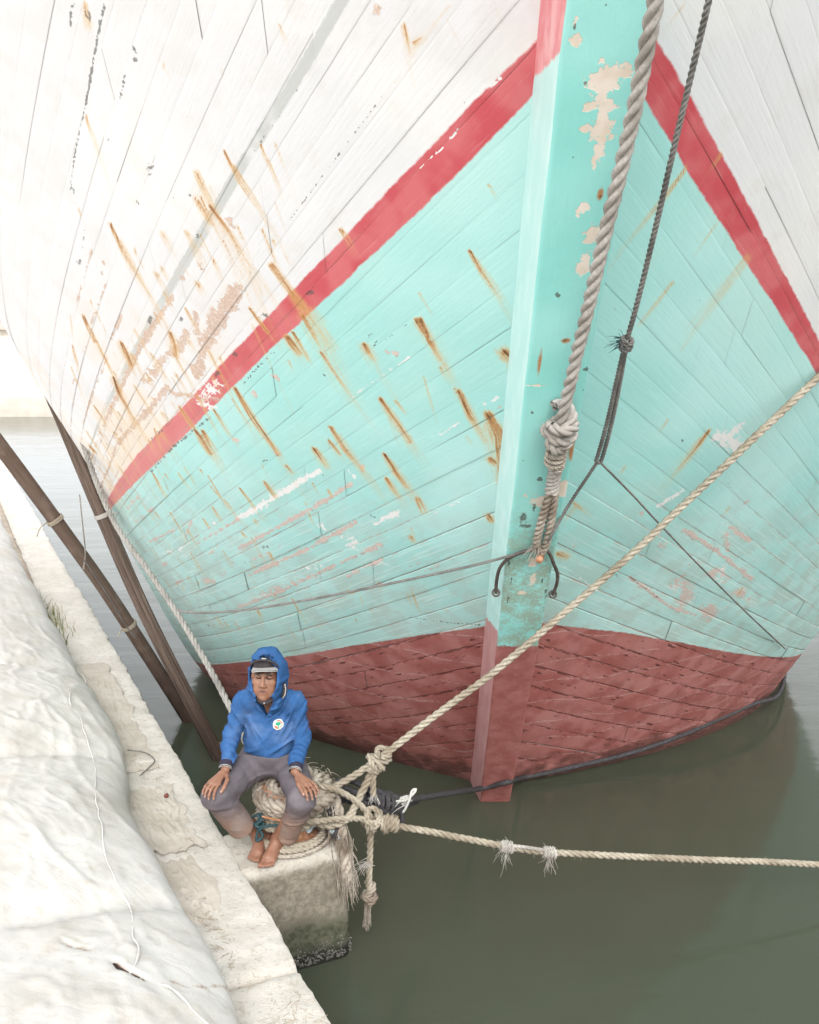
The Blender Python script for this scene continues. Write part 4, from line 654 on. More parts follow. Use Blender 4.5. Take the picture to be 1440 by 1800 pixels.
# ---------------------------------------------------------------- mooring ropes to the bollard
DG = tag(empty('mooring_rope', DIAG[0]), 'pale twisted rope running diagonally up across the stem to the right', 'rope')
d0, d1 = np.array(DIAG[0]), np.array(DIAG[1]); dd = unit(d1-d0)
mesh_obj('rope_run', *rope_geo(DIAG, .0220, pitch=.155, sides=7, seed=21), M_MANILA, DG)
mesh_obj('leg', *rope_geo([d0+dd*.07, d0, [-.335, 5.54, 1.055], [-.46, 5.50, 1.00], [-.60, 5.46, .98]], .022, pitch=.14, seed=22), M_MANILA, DG)
mesh_obj('leg', *rope_geo([d0+dd*.03, d0+[-.01, -.02, -.04], [-.285, 5.50, .965], [-.36, 5.40, .86], [-.47, 5.36, .83], [-.60, 5.40, .86]], .024, pitch=.15, seed=23), M_MANILA, DG)
mesh_obj('knot', *rope_geo(knot_path(d0+[0, -.005, -.005], dd, (0, -1, .3), .041, 0), .0200, pitch=.14, sides=7, seed=24), M_MANILA, DG)
mesh_obj('knot', *rope_geo(knot_path(d0+dd*.045+[0, -.01, 0], dd+[0, 0, .5], (-.4, -1, 0), .036, 1), .0190, pitch=.14, sides=7, seed=25), M_MANILA, DG)
mesh_obj('loose_end', *rope_geo([d0+[-.01, -.03, -.02], d0+[-.015, -.04, -.12], d0+[-.012, -.04, -.20]], .021, pitch=.13, seed=26), M_MANILA, DG)
frayed(d0+np.array([-.012, -.04, -.20]), (0, -.1, -1), 24, .04, .5, M_WHITECL, DG, seed=27)
MR = tag(empty('mooring_rope', MOOR[0]), 'pale twisted rope with two frayed splices running low over the water to the right', 'rope')
m0, m1 = np.array(MOOR[0]), np.array(MOOR[1])
mesh_obj('rope_run', *rope_geo(MOOR, .0215, pitch=.14, sides=7, seed=31, fuzz=12), M_MANILA, MR)
mesh_obj('leg', *rope_geo([m0, [-.30, 5.44, .93], [-.40, 5.40, 1.02], [-.50, 5.36, 1.075], [-.62, 5.46, 1.06]], .0195, pitch=.125, seed=32), M_MANILA, MR)
mesh_obj('leg', *rope_geo([m0, [-.36, 5.39, .86], [-.52, 5.30, .89], [-.66, 5.275, .905], [-.78, 5.30, .93], [-.86, 5.42, .95]], .0195, pitch=.125, seed=33), M_MANILA, MR)
ax = unit(m1-m0)
mesh_obj('knot', *rope_geo(knot_path(m0+[-.01, -.02, .0], (.6, 0, .7), (0, -1, 0), .043, 1), .0195, pitch=.13, sides=7, seed=34), M_MANILA, MR)
mesh_obj('knot', *rope_geo(knot_path(m0+[.03, -.03, -.01], ax, (0, -1, .4), .037, 0), .0195, pitch=.13, sides=7, seed=35), M_MANILA, MR)
mesh_obj('knot', *rope_geo(knot_path(m0+[.10, 0, -.02], ax, (0, -.3, 1), .034, 2), .0195, pitch=.13, sides=7, seed=36), M_MANILA, MR)
hp = m0+np.array([-.01, -.03, -.05])
mesh_obj('hanging_tail', *rope_geo([hp+[0, 0, .06], hp, hp+[-.006, 0, -.15], hp+[-.012, 0, -.30], hp+[-.014, 0, -.42], hp+[-.016, 0, -.50]], .0205, pitch=.13, sides=7, seed=37, fuzz=60), M_MANILA, MR)
mesh_obj('stopper_knot', *rope_geo(knot_path(hp+[-.013, -.002, -.42], (0, 0, 1), (0, -1, 0), .030, 0), .019, pitch=.12, sides=7, seed=38), M_OLDR, MR)
frayed(hp+np.array([-.016, 0, -.47]), (-.08, 0, -1), 70, .17, .05, M_OLDR, MR, seed=39, r0=.003, base=.010, droop=0)
frayed(hp+np.array([-.01, -.01, -.20]), (-1, -.2, -.1), 18, .10, .25, M_WHITEL, MR, seed=40, r0=.0022)
for i, px in enumerate((3, 4)):
    c = np.array(MOOR[px]); tg = unit(np.array(MOOR[px+1])-np.array(MOOR[px-1]))
    mesh_obj('splice', *rope_geo(knot_path(c, tg, (0, 0, 1), .027, 2), .0125, pitch=.06, seed=41+i), M_WHITEL, MR)
    frayed(c+np.array([0, -.02, -.015]), (-.3+.1*i, -.2, -1), 20, .085, .38, M_WHITEL, MR, seed=43+i, r0=.0020, droop=.35)
    frayed(c, (0, -.3, .8), 40, .05, .9, M_WHITEL, MR, seed=46+i, r0=.002)
c3, c4 = np.array(MOOR[3]), np.array(MOOR[4])
mesh_obj('splice', *rope_geo([c3+[0, -.01, .012], (c3+c4)/2+[0, -.012, .016], c4+[0, -.01, .012]], .013, pitch=.08, seed=49), M_WHITEL, MR)
BK = tag(empty('mooring_rope', BLACK[0]), 'black tarred rope from the bollard past the stem along the right waterline', 'rope')
b = [np.array(p) for p in BLACK]
mesh_obj('rope_run', *tube(resample([[-.74, 5.30, .87], [-.60, 5.33, .86]]+BLACK, .02)[0], .0205, 9), M_BLACKR, BK)
for i, off in enumerate(([0, -.03, -.045], [.02, .02, .05], [-.02, -.05, -.01])):
    off = np.array(off); mesh_obj('bight', *tube(resample([[-.62, 5.40, .95+.03*i], b[0]+off, b[1]+off*[1, 1, 1], b[2]+off*.8+[.0, 0, -.02*i], b[3]+off*.3+[-.05-.06*i, 0, -.01]], .02)[0], .0195, 9), M_BLACKR, BK)
for i in range(4):
    c = b[1]*(1-i*.28)+b[2]*(i*.28); mesh_obj('lashing', *tube(resample(knot_path(c+[.02, 0, -.02], b[2]-b[1], (0, 0, 1), .05+.006*(i % 2), 2 if i % 2 else 1), .01)[0], .012, 7), M_BLACKR, BK)
mesh_obj('bight', *tube(resample([b[2]+[-.04, -.03, .01], b[2]+[.02, -.04, .06], b[2]+[.06, -.05, -.05], b[2]+[.05, -.06, -.13], b[2]+[.0, -.05, -.10], b[2]+[-.06, -.03, -.04]], .01)[0], .014, 8), M_BLACKR, BK)
WT = tag(empty('rag_tie', b[2]), 'frayed white cord tied round the black rope beside the bollard', 'cord')
c = b[2]+np.array([.02, -.04, .01])
mesh_obj('cord', *tube(resample([c+[-.06, 0, -.02], c+[.0, -.01, .02], c+[.06, -.015, .03], c+[.11, -.02, .075], c+[.125, -.01, .10], c+[.10, -.02, .09], c+[.085, -.03, .04], c+[.06, -.03, -.02], c+[.045, -.03, -.045]], .008)[0], .008, 7), M_WHITECL, WT)
frayed(c+np.array([.08, 0, .03]), (-1, 0, -.35), 44, .12, .16, M_WHITECL, WT, seed=51, r0=.0035)
LF = rope('mooring_rope', LEFT, .0215, M_GREYR, 'grey twisted rope from the bollard up past the left side of the hull', seed=61, pitch=.16, sides=7)
# ---------------------------------------------------------------- bollard with its turns of rope
BC = np.array([*quay(1.585, .36)[:2], QZ+.004])
bl = tag(empty('bollard', BC), 'rusty iron bollard standing on the concrete block under the man', 'bollard')
def lathe(prof, c, n=28):
    a = np.arange(n)/n*2*math.pi; P = np.array(prof)
    V = np.stack([P[:, None, 0]*np.cos(a), P[:, None, 0]*np.sin(a), P[:, None, 1]+0*a], -1)+np.asarray(c); V = V+rag(V.reshape(-1, 3), .003, 18, 71).reshape(V.shape)
    return V.reshape(-1, 3), grid_faces(len(P), n, closed_c=True)
mesh_obj('post', *lathe([(0, .0), (.17, .0), (.172, .022), (.15, .03), (.118, .05), (.105, .10), (.105, .26)], BC), M_RUSTI, bl)
mesh_obj('head', *lathe([(.104, .255), (.16, .27), (.19, .30), (.185, .33), (.14, .350), (.0, .358)], BC), M_RUSTI, bl)
def turns(c, R, z0, z1, n, wob, seed):
    t = np.linspace(0, 1, int(n*26)); a = t*n*2*math.pi; rg = np.random.default_rng(seed); ph = rg.uniform(0, 6, 3)
    rr = R+wob*np.sin(a*.37+ph[0])+wob*.6*np.sin(a*2.3+ph[1]); z = z0+(z1-z0)*t+wob*.5*np.sin(a*1.7+ph[2])
    return np.asarray(c)+np.stack([rr*np.cos(a), rr*np.sin(a), z], -1)
ow = tag(empty('rope_wrap', BC+[0, 0, .2]), 'pale matted old rope wound thickly round the bollard head', 'rope')
mesh_obj('turn', *rope_geo(turns(BC+[.03, 0, 0], .205, .235, .335, 3.1, .014, 1), .034, pitch=.17, sides=7, seed=72), M_OLDR, ow)
mesh_obj('turn', *rope_geo(turns(BC+[.03, 0, 0], .140, .335, .365, 2.2, .010, 2), .031, pitch=.18, sides=7, seed=73), M_OLDR, ow)
mesh_obj('turn', *rope_geo(turns(BC, .165, .13, .23, 3.1, .014, 3), .028, pitch=.14, sides=7, seed=74), M_MANILA, ow)
fz = [];rgf = np.random.default_rng(75)
for i in range(420):
    a = rgf.uniform(0, 6.28); R = rgf.uniform(.15, .24); p0 = BC+np.array([.03+R*math.cos(a), R*math.sin(a), rgf.uniform(.27, .40)]); d = np.array([-math.sin(a), math.cos(a), 0])*rgf.uniform(-1, 1)+rgf.normal(size=3)*.35
    L = rgf.uniform(.03, .08); t = np.linspace(0, 1, 4)[:, None]; fz.append(tube(p0+d*L*t+np.array([0, 0, -.5*L])*t*t, [.0028, .0024, .002, .001], 3, False))
mesh_obj('fibres', *join(fz), M_OLDR, ow)
cl = tag(empty('rope_coil', BC), 'pale rope coiled in three turns on the block round the bollard foot', 'rope')
mesh_obj('turn', *rope_geo(turns(BC, .195, .022, .062, 2.9, .008, 4), .0165, pitch=.10, sides=7, seed=76), M_MANILA, cl)
mesh_obj('turn', *rope_geo(turns(BC, .228, .018, .020, 1.1, .008, 5), .0135, pitch=.085, seed=77), M_OLDR, cl)
e0 = BC+np.array([.17, -.03, .075])
bt = rope('rope_tail', [e0+[-.07, -.02, .0], e0+[-.03, 0, .04], e0+[.03, -.005, .045], e0+[.09, -.03, .01], e0+[.135, -.05, -.035], e0+[.155, -.055, -.13], e0+[.15, -.05, -.22]], .022, M_BLUER, 'pale blue rope end drooping over the right corner of the block', seed=78, pitch=.13)
tc = tag(empty('cord_tangle', BC+[-.14, -.16, .2]), 'dark teal cord tied in a tangle on the bollard between the man\'s knees', 'cord')
c = BC+np.array([-.155, -.165, .20])
mesh_obj('cord', *tube(resample([c+[-.16, .03, .055], c+[-.05, 0, .03], c+[0, -.02, .045], c+[-.01, -.03, -.02], c+[.02, -.03, -.07], c+[-.015, -.04, -.10], c+[.0, -.04, -.03], c+[.05, -.06, .0], c+[.12, -.06, .005], c+[.22, -.05, -.005]], .008)[0], .0085, 7), M_TEALR, tc)
mesh_obj('knot', *tube(resample(knot_path(c+[0, -.03, .0], (0, 0, 1), (0, -1, 0), .022, 0), .006)[0], .009, 7), M_TEALR, tc)
mesh_obj('cord', *tube(resample([c+[.02, -.04, .05], c+[.08, -.06, .045], c+[.16, -.06, .03], c+[.24, -.05, .02]], .01)[0], .006, 6), M_RUSTI, tc)
# old frayed rope hanging down the right side of the block
fr = tag(empty('frayed_rope', BC+[.27, -.02, .1]), 'matted frayed rope hanging down the right side of the concrete block', 'rope')
p0 = BC+np.array([.24, .03, .27])
mesh_obj('strand', *rope_geo([p0+[-.08, 0, .02], p0+[.0, 0, .0], p0+[.05, -.05, -.10], p0+[.075, -.12, -.25], p0+[.095, -.17, -.36], p0+[.10, -.18, -.45]], .034, pitch=.18, sides=7, seed=81), M_OLDR, fr)
mesh_obj('strand', *rope_geo([p0+[-.10, -.03, -.05], p0+[-.01, -.04, -.06], p0+[.03, -.08, -.15], p0+[.04, -.10, -.22]], .03, pitch=.15, sides=7, seed=82), M_BLACKR, fr)
for q_, n_, L_ in (([.02, -.03, -.05], 90, .26), ([.075, -.13, -.22], 120, .24), ([.10, -.18, -.40], 60, .16)):
    frayed(p0+np.array(q_), (.14, -.18, -1), n_, L_, .13, M_OLDR, fr, seed=83+n_, r0=.0030, base=.022, droop=.1)
# ---------------------------------------------------------------- leaning poles
def pole_mat(name, c1, c2, c3):
    t = NT(name); p = t.pos(); uv = t.attr('uv2', True)
    g = t.noise(t.scale(uv, (1.2, 9, 1)), 1.0, 4, .65); n2 = t.noise(p, 7, 3)
    col = t.mix(t.step(g, .35, .65), c1, c2); col = t.mix(t.math('MULTIPLY', t.step(n2, .45, .7), .5), col, c3)
    wet = t.step(t.xyz(p)[2], 1.0, .15); col = t.mix(t.math('MULTIPLY', wet, .75), col, (.045, .028, .022))
    t.bump(g, .9, .02); return t.fin(col, .8, .2)
def pole(name, pts, r, mat, label, lobes=0, flat=1., seed=0):
    C, a = resample(pts, .04); T, N, Bn = frames(C); n = 36; an = np.arange(n)/n*2*math.pi
    rr = r*(1+(.24*np.abs(np.sin(an*lobes/2))-.14 if lobes else 0*an))
    RR = rr[None, :]*(1+.05*vnoise(C, 2.2, seed, 2)[:, None]+.03*vnoise(np.stack([np.cos(an)*2, np.sin(an)*2, an*0], -1), 1, seed+1)[None, :])
    V = C[:, None]+RR[..., None]*(np.cos(an)[None, :, None]*N[:, None]*flat+np.sin(an)[None, :, None]*Bn[:, None])
    uv = np.stack(np.broadcast_arrays(a[:, None], np.abs(an-math.pi)[None, :]*1.6, 0*a[:, None]), -1)
    o = mesh_obj(name, V.reshape(-1, 3), grid_faces(len(C), n, closed_c=True), mat, None, True, dict(uv2=uv.reshape(-1, 3))); tag(o, label, 'pole', 'poles leaning between quay and ship'); return o
M_P1 = pole_mat('weathered_timber', (.045, .030, .024), (.27, .20, .16), (.15, .105, .085))
M_P2 = pole_mat('weathered_log', (.10, .066, .05), (.19, .135, .105), (.24, .185, .15))
p1 = pole('wooden_pole', POLE1, .054, M_P1, 'dark ribbed wooden pole leaning in the water nearer the hull', lobes=9, seed=3)
p2 = pole('wooden_pole', POLE2, .062, M_P2, 'smooth brown log leaning in the water nearer the quay', seed=5)
def lash(pole_pts, u, r, n, mat, label, tail=None):
    C, a = resample(pole_pts, .02); i = int(u*len(C)); T = unit(C[i+1]-C[i-1])
    t = np.linspace(0, 1, n*16); an = t*n*2*math.pi; U = unit(np.cross(T, (0, 1, 0))); W = np.cross(T, U)
    P = C[i]+T*((t-.5)*.035)[:, None]+(r+.006)*(np.cos(an)[:, None]*U+np.sin(an)[:, None]*W)
    e = tag(empty('lashing', C[i]), label, 'cord'); mesh_obj('cord', *tube(P, .007, 6), mat, e)
    if tail is not None: mesh_obj('loose_end', *tube(resample([P[-1]]+[P[-1]+np.array(q) for q in tail], .01)[0], .005, 6), mat, e)
    return C[i]
lash(POLE1, .60, .056, 3, M_WHITEL, 'pale cord tied round the ribbed pole', [[.06, -.02, .01], [.12, -.02, .02], [.2, 0, .02]])
lash(POLE2, .715, .064, 4, M_MANILA, 'beige cord lashed round the upper part of the brown log', [[-.05, -.03, -.05], [-.08, -.04, -.12]])
lash(POLE2, .395, .064, 3, M_MANILA, 'small knotted cord round the middle of the brown log', [[.03, -.02, .04], [.0, -.04, -.04], [-.02, -.05, -.09]])
rope('tie_line', CORD1, .006, M_GREYL, 'thin grey line running along the brown log', seed=91)
rope('tie_line', CORD2, .006, M_WHITEL, 'thin pale line hanging from the ribbed pole to the brown log', seed=92)
sb = tag(mesh_obj('sunken_sack', *lathe([(0, .09), (.10, .085), (.19, .06), (.25, .01), (.27, -.06), (.25, -.2)], (-1.70, 8.45, -.085)), simple_mat('wet_sack', (.16, .155, .135), (.26, .25, .22), 12, .6)), 'grey sack half sunk in the water behind the poles', 'sack')
# ================================================================ the seated man (implicit surfaces -> meshes)
def surface_nets(vals, org, h):
    nx, ny, nz_ = vals.shape; s = vals < 0
    cs = np.zeros((nx-1, ny-1, nz_-1), np.int8); corners = [(a, b, c) for a in (0, 1) for b in (0, 1) for c in (0, 1)]
    for a, b, c in corners: cs += s[a:nx-1+a, b:ny-1+b, c:nz_-1+c]
    act = np.argwhere((cs > 0) & (cs < 8)); idx = -np.ones(cs.shape, np.int64); idx[tuple(act.T)] = np.arange(len(act))
    acc = np.zeros((len(act), 3)); cnt = np.zeros(len(act))
    edges = [(p, q) for i, p in enumerate(corners) for q in corners[i+1:] if sum(abs(x-y) for x, y in zip(p, q)) == 1]
    for p, q in edges:
        v0 = vals[act[:, 0]+p[0], act[:, 1]+p[1], act[:, 2]+p[2]]; v1 = vals[act[:, 0]+q[0], act[:, 1]+q[1], act[:, 2]+q[2]]
        m = (v0 < 0) != (v1 < 0); t = np.where(m, v0/np.where(m, v0-v1, 1), 0)[:, None]
        pt = np.array(p)+(np.array(q)-np.array(p))*t; acc += pt*m[:, None]; cnt += m
    V = (act+acc/cnt[:, None])*h+org; F_ = []
    for ax in range(3):
        sl0 = [slice(1, -1)]*3; sl0[ax] = slice(0, -1); sl1 = [slice(1, -1)]*3; sl1[ax] = slice(1, None)
        a0, a1 = s[tuple(sl0)], s[tuple(sl1)]; e = np.argwhere(a0 != a1); fl = a0[tuple(e.T)]
        o = np.ones(3, int); o[ax] = 0; e = e+o; u, v = [(1, 2), (2, 0), (0, 1)][ax]
        du = np.zeros(3, int); du[u] = 1; dv = np.zeros(3, int); dv[v] = 1
        g = lambda d: idx[tuple((e+d).T)]
        Q = np.stack([g(-du-dv), g(-dv), g(0*du), g(-du)], 1); Q[~fl] = Q[~fl][:, ::-1]; F_.append(Q)
    F_ = np.concatenate(F_); return V, F_[(F_ >= 0).all(1)]
def sdf_mesh(f, lo, hi, h):
    lo = np.array(lo, float); hi = np.array(hi, float); k = 5; H_ = h*k
    nC = np.ceil((hi-lo)/H_).astype(int)+1; gc = [lo[i]+np.arange(nC[i])*H_ for i in range(3)]
    Pc = np.stack(np.meshgrid(*gc, indexing='ij'), -1).reshape(-1, 3); vc = f(Pc).reshape(nC)
    n = (nC-1)*k+1; vals = np.repeat(np.repeat(np.repeat(vc, k, 0), k, 1), k, 2)
    near = np.abs(vc) < 2.2*H_; nr = np.repeat(np.repeat(np.repeat(near, k, 0), k, 1), k, 2)
    sh = k//2; vals = vals[sh:sh+n[0], sh:sh+n[1], sh:sh+n[2]].copy(); nr = nr[sh:sh+n[0], sh:sh+n[1], sh:sh+n[2]]
    I = np.argwhere(nr); out = np.concatenate([f(lo+c*h) for c in np.array_split(I, max(1, len(I)//200000))]); vals[tuple(I.T)] = out
    return surface_nets(vals, lo, h)
def RC(P, a, b, ra, rb):
    a = np.asarray(a, float); d = np.asarray(b, float)-a; t = np.clip(((P-a)@d)/(d@d), 0, 1)
    return np.linalg.norm(P-a-t[:, None]*d, axis=1)-(ra+(rb-ra)*t)
def EL(P, c, r, M=None):
    Q = P-np.asarray(c, float)
    if M is not None: Q = Q@M.T
    r = np.asarray(r, float); k0 = np.linalg.norm(Q/r, axis=1); k1 = np.linalg.norm(Q/r**2, axis=1)+1e-9; return k0*(k0-1)/k1
def SU(a, b, k):
    hh = np.maximum(k-np.abs(a-b), 0)/k; return np.minimum(a, b)-hh*hh*k*.25
def SUs(k, *L):
    o = L[0]
    for x in L[1:]: o = SU(o, x, k)
    return o
def SS(a, b, k): return -SU(-a, b, k)        # a minus b, smooth
A3 = lambda *v: np.array(v, float)
HIP = A3(-.813, 5.50, 1.177); HR = A3(-.905, 5.50, 1.165); HL = A3(-.715, 5.50, 1.165)
SR_, SL_ = A3(-.948, 5.395, 1.582), A3(-.652, 5.395, 1.578); ER, ELB = A3(-1.024, 5.41, 1.375), A3(-.618, 5.425, 1.342)
WR, WL = A3(-1.03, 5.20, 1.252), A3(-.640, 5.20, 1.238); KR, KL = A3(-1.072, 5.13, 1.131), A3(-.596, 5.13, 1.107)
AR, AL = A3(-.886, 5.362, .800), A3(-.757, 5.285, .795); CR, CL_ = A3(-.957, 5.262, .868), A3(-.700, 5.262, .815)
HC = A3(-.800, 5.30, 1.757); fd = unit(A3(-.07, -.97, .13)); up0 = unit(A3(.05, .12, 1)); hx = unit(np.cross(up0, fd)); hu_ = np.cross(fd, hx)
HM = np.stack([hx, fd, hu_])                  # rows: lateral (viewer's right), forward, up
hd = lambda x, y, z: HC+hx*x+fd*y+hu_*z
def f_head(P):
    d = EL(P, hd(0, -.015, .028), (.074, .090, .080), HM)
    d = SU(d, EL(P, hd(0, .030, -.048), (.064, .064, .070), HM), .03)
    d = SU(d, EL(P, hd(0, .066, -.100), (.027, .024, .022), HM), .022)
    for sx in (-1, 1):
        d = SU(d, EL(P, hd(sx*.044, .062, -.016), (.024, .022, .022), HM), .02)
        d = SU(d, EL(P, hd(sx*.038, .055, -.062), (.022, .024, .03), HM), .02)
        d = SS(d, EL(P, hd(sx*.031, .096, .013), (.021, .019, .012), HM), .010)
        d = SU(d, EL(P, hd(sx*.031, .075, .013), (.017, .011, .010), HM), .005)
        d = SU(d, RC(P, hd(sx*.010, .094, .031), hd(sx*.046, .079, .037), .0105, .009), .009)
        d = SU(d, EL(P, hd(sx*.014, .098, -.031), (.011, .012, .009), HM), .006)
        d = SU(d, EL(P, hd(sx*.077, -.005, -.005), (.012, .02, .03), HM), .01)
    d = SU(d, RC(P, hd(0, .088, .026), hd(0, .109, -.026), .008, .0135), .010)
    d = SU(d, RC(P, hd(-.020, .083, -.057), hd(.020, .083, -.057), .0065, .0065), .010)
    d = SU(d, RC(P, hd(-.017, .083, -.070), hd(.017, .083, -.070), .0068, .0068), .010)
    d = SS(d, RC(P, hd(-.023, .095, -.0635), hd(.023, .095, -.0635), .0035, .0035), .004)
    for sx in (-1, 1): d = SS(d, RC(P, hd(sx*.022, .104, -.026), hd(sx*.033, .094, -.058), .004, .004), .008)   # cheek folds
    return d
def finger(K, d, down, L, r, curl):
    """three bones from knuckle K, heading d, bending towards down"""
    pts = [K]; d = unit(d); ax = np.cross(d, down); ax = unit(ax)
    for i, l in enumerate(L):
        an = curl[i]; d = d*math.cos(an)+np.cross(ax, d)*math.sin(an); pts.append(pts[-1]+d*l)
    return [(pts[i], pts[i+1], r*(1-.1*i), r*(.92-.1*i)) for i in range(3)], pts[-1], d
DN = A3(0, 0, -1.); FING = []; NAILS = []
def hand(W, K, dirn, across, thumb, order):
    L = []
    idx_ = [(-1.5, .036, .024, .019, .0082), (-.5, .042, .028, .021, .0088), (.5, .045, .030, .022, .0092), (1.5, .041, .027, .021, .0090)]
    if order < 0: idx_ = [(-a, *b) for a, *b in idx_]
    for a, l1, l2, l3, r in idx_:
        k = K+across*a*.0205-dirn*abs(a)*.004+A3(0, 0, -.003*abs(a)); dd = unit(dirn+across*a*.06)
        seg, tip, td = finger(k, dd, DN, (l1, l2, l3), r, (.22+.05*a, .50, .42)); L += seg; NAILS.append((tip, td))
        L.append((W+(k-W)*.25, k, .013, .0108))
    for i in range(len(thumb)-1): L.append((thumb[i], thumb[i+1], .0125-.001*i, .0115-.0012*i))
    NAILS.append((thumb[-1], unit(thumb[-1]-thumb[-2])))
    return L
KRn = A3(-1.076, 5.090, 1.222); KLn = A3(-.560, 5.118, 1.203)
HANDS = hand(WR, KRn, unit(A3(-.42, -.85, -.18)), unit(A3(.90, -.42, .0)), [A3(-1.016, 5.165, 1.236), A3(-1.004, 5.115, 1.228), A3(-1.015, 5.075, 1.205), A3(-1.027, 5.052, 1.188)], 1)
HANDS += hand(WL, KLn, unit(A3(.60, -.78, -.15)), unit(A3(-.78, -.60, 0)), [A3(-.627, 5.155, 1.225), A3(-.612, 5.105, 1.208), A3(-.592, 5.070, 1.190), A3(-.578, 5.052, 1.172)], 1)
def f_hands(P):
    d = np.full(len(P), 9.); box_ = ((P > A3(-1.2, 4.98, 1.05)) & (P < A3(-.42, 5.5, 1.42))).all(1)
    if not box_.any(): return np.minimum(d, np.linalg.norm(P-A3(-.81, 5.1, 1.2), axis=1)-.1+.0)*0+.2
    Q = P[box_]; e = np.full(len(Q), 9.)
    for W, E_ in ((WR, ER), (WL, ELB)): e = SU(e, RC(Q, E_, W, .040, .026), .01)
    for a, b_, r0, r1 in HANDS: e = SU(e, RC(Q, a, b_, r0, r1), .0075)
    o = np.full(len(P), .2); o[box_] = e; return o
def foot_f(P, heel, toe, ank, lat, shin):
    ax = unit(toe-heel); L = np.linalg.norm(toe-heel); up = A3(0, 0, 1.); d = RC(P, heel+up*.012+ax*.02, heel+up*.03+ax*.05, .030, .034)
    ball = heel+ax*L*.74+up*.004; d = SU(d, RC(P, heel+ax*.03+up*.02, ball+lat*.012, .030, .026), .03); d = SU(d, RC(P, heel+ax*.03+up*.015, ball-lat*.022, .026, .020), .03)
    d = SU(d, RC(P, ank, ball+lat*.008+up*.010, .034, .022), .03); d = SU(d, RC(P, ank+unit(shin-ank)*.10, ank-up*.03, .036, .037), .03)
    for sg in (-1, 1): d = SU(d, EL(P, ank+lat*sg*.030-up*.02, (.014, .014, .014)), .012)
    for i, (o, rr, ln) in enumerate(((.030, .0125, .065), (.009, .0092, .064), (-.008, .0088, .058), (-.023, .0084, .050), (-.036, .0080, .040))):
        b_ = heel+ax*(L*.74)+lat*o+up*.002; d = SU(d, RC(P, b_, b_+ax*ln+up*(-.006), rr*1.05, rr), .006)
    return np.maximum(d, .699-P[:, 2])
HEr, TOr, HEl, TOl = A3(-.832, 5.440, .713), A3(-.890, 5.185, .713), A3(-.752, 5.365, .714), A3(-.812, 5.118, .714)
def f_feet(P):
    lr = unit(np.cross(unit(TOr-HEr), (0, 0, 1))); ll = unit(np.cross((0, 0, 1), unit(TOl-HEl)))
    o = np.full(len(P), .2); m = P[:, 2] < 1.0
    if m.any():
        Q = P[m]; o[m] = np.minimum(foot_f(Q, HEr, TOr, AR, -lr, KR), foot_f(Q, HEl, TOl, AL, -ll, KL))
    return o
def f_core(P, g=0.):
    d = EL(P, (-.802, 5.425, 1.50), A3(.150, .105, .16)+g); d = SU(d, EL(P, (-.81, 5.47, 1.31), A3(.145, .115, .15)+g), .08)
    d = SU(d, EL(P, (-.81, 5.50, 1.19), A3(.165, .125, .10)+g), .06)
    d = SU(d, RC(P, SR_, SL_, .050+g, .050+g), .05); d = SU(d, RC(P, (-.802, 5.40, 1.60), hd(0, -.025, -.06), .055+g*.5, .052+g*.5), .04)
    return d
def f_limbs(P, g=0.):
    d = SU(RC(P, SR_, ER, .046+g, .039+g), RC(P, ER, WR, .040+g, .027+g), .02); e = SU(RC(P, SL_, ELB, .046+g, .039+g), RC(P, ELB, WL, .040+g, .027+g), .02)
    return np.minimum(d, e)
def f_body(P):
    d = SU(f_core(P, -.020), f_limbs(P, -.015), .03)
    lg = SUs(.03, RC(P, HR, KR, .070, .052), RC(P, KR, AR, .050, .036), RC(P, HL, KL, .070, .052), RC(P, KL, AL, .050, .036))
    d = SU(d, lg, .03)
    hm = (np.linalg.norm(P-HC, axis=1) < .30); hh = np.full(len(P), .3)
    if hm.any(): hh[hm] = f_head(P[hm])
    d = SU(d, hh, .012); d = SU(d, f_hands(P), .012); return SU(d, f_feet(P), .012)
man = tag(empty('person', (-.81, 5.5, QZ+.006)), 'barefoot man in blue hooded shirt and grey trousers sitting on the bollard', 'person')
def skin_mat():
    t = NT('skin'); p = t.pos(); n = t.noise(p, 30, 3); n2 = t.noise(p, 160, 2)
    col = t.mix(t.step(n, .3, .7), (.200, .093, .056), (.265, .132, .083)); col = t.mix(t.math('MULTIPLY', t.step(n2, .55, .7), .3), col, (.15, .068, .042))
    col = t.mix(t.math('MULTIPLY', t.step(t.xyz(p)[2], .95, .80), .5), col, (.26, .125, .080))
    col = t.mix(t.math('MULTIPLY', t.attr('lip'), .55), col, (.20, .065, .055)); col = t.mix(t.attr('hair_shade'), col, (.03, .024, .02)); col = t.mix(t.attr('nail'), col, (.36, .24, .19))
    t.b.inputs['Subsurface Weight'].default_value = .08; t.b.inputs['Subsurface Radius'].default_value = (.01, .004, .002)
    t.bump(n2, .25, .002); return t.fin(col, .5, .4)
V, Fc = sdf_mesh(f_body, (-1.20, 5.00, .69), (-.44, 5.66, 1.90), .0042)
Lh = (V-HC)@HM.T
def blob(L, c, r): return np.clip(1.6*np.exp(-(((L-np.array(c))/np.array(r))**2).sum(1)), 0, 1)
hair_shade = np.zeros(len(V)); lip = np.zeros(len(V)); nail = np.zeros(len(V)); isf = (Lh[:, 1] > .03) & (np.abs(Lh).max(1) < .15)
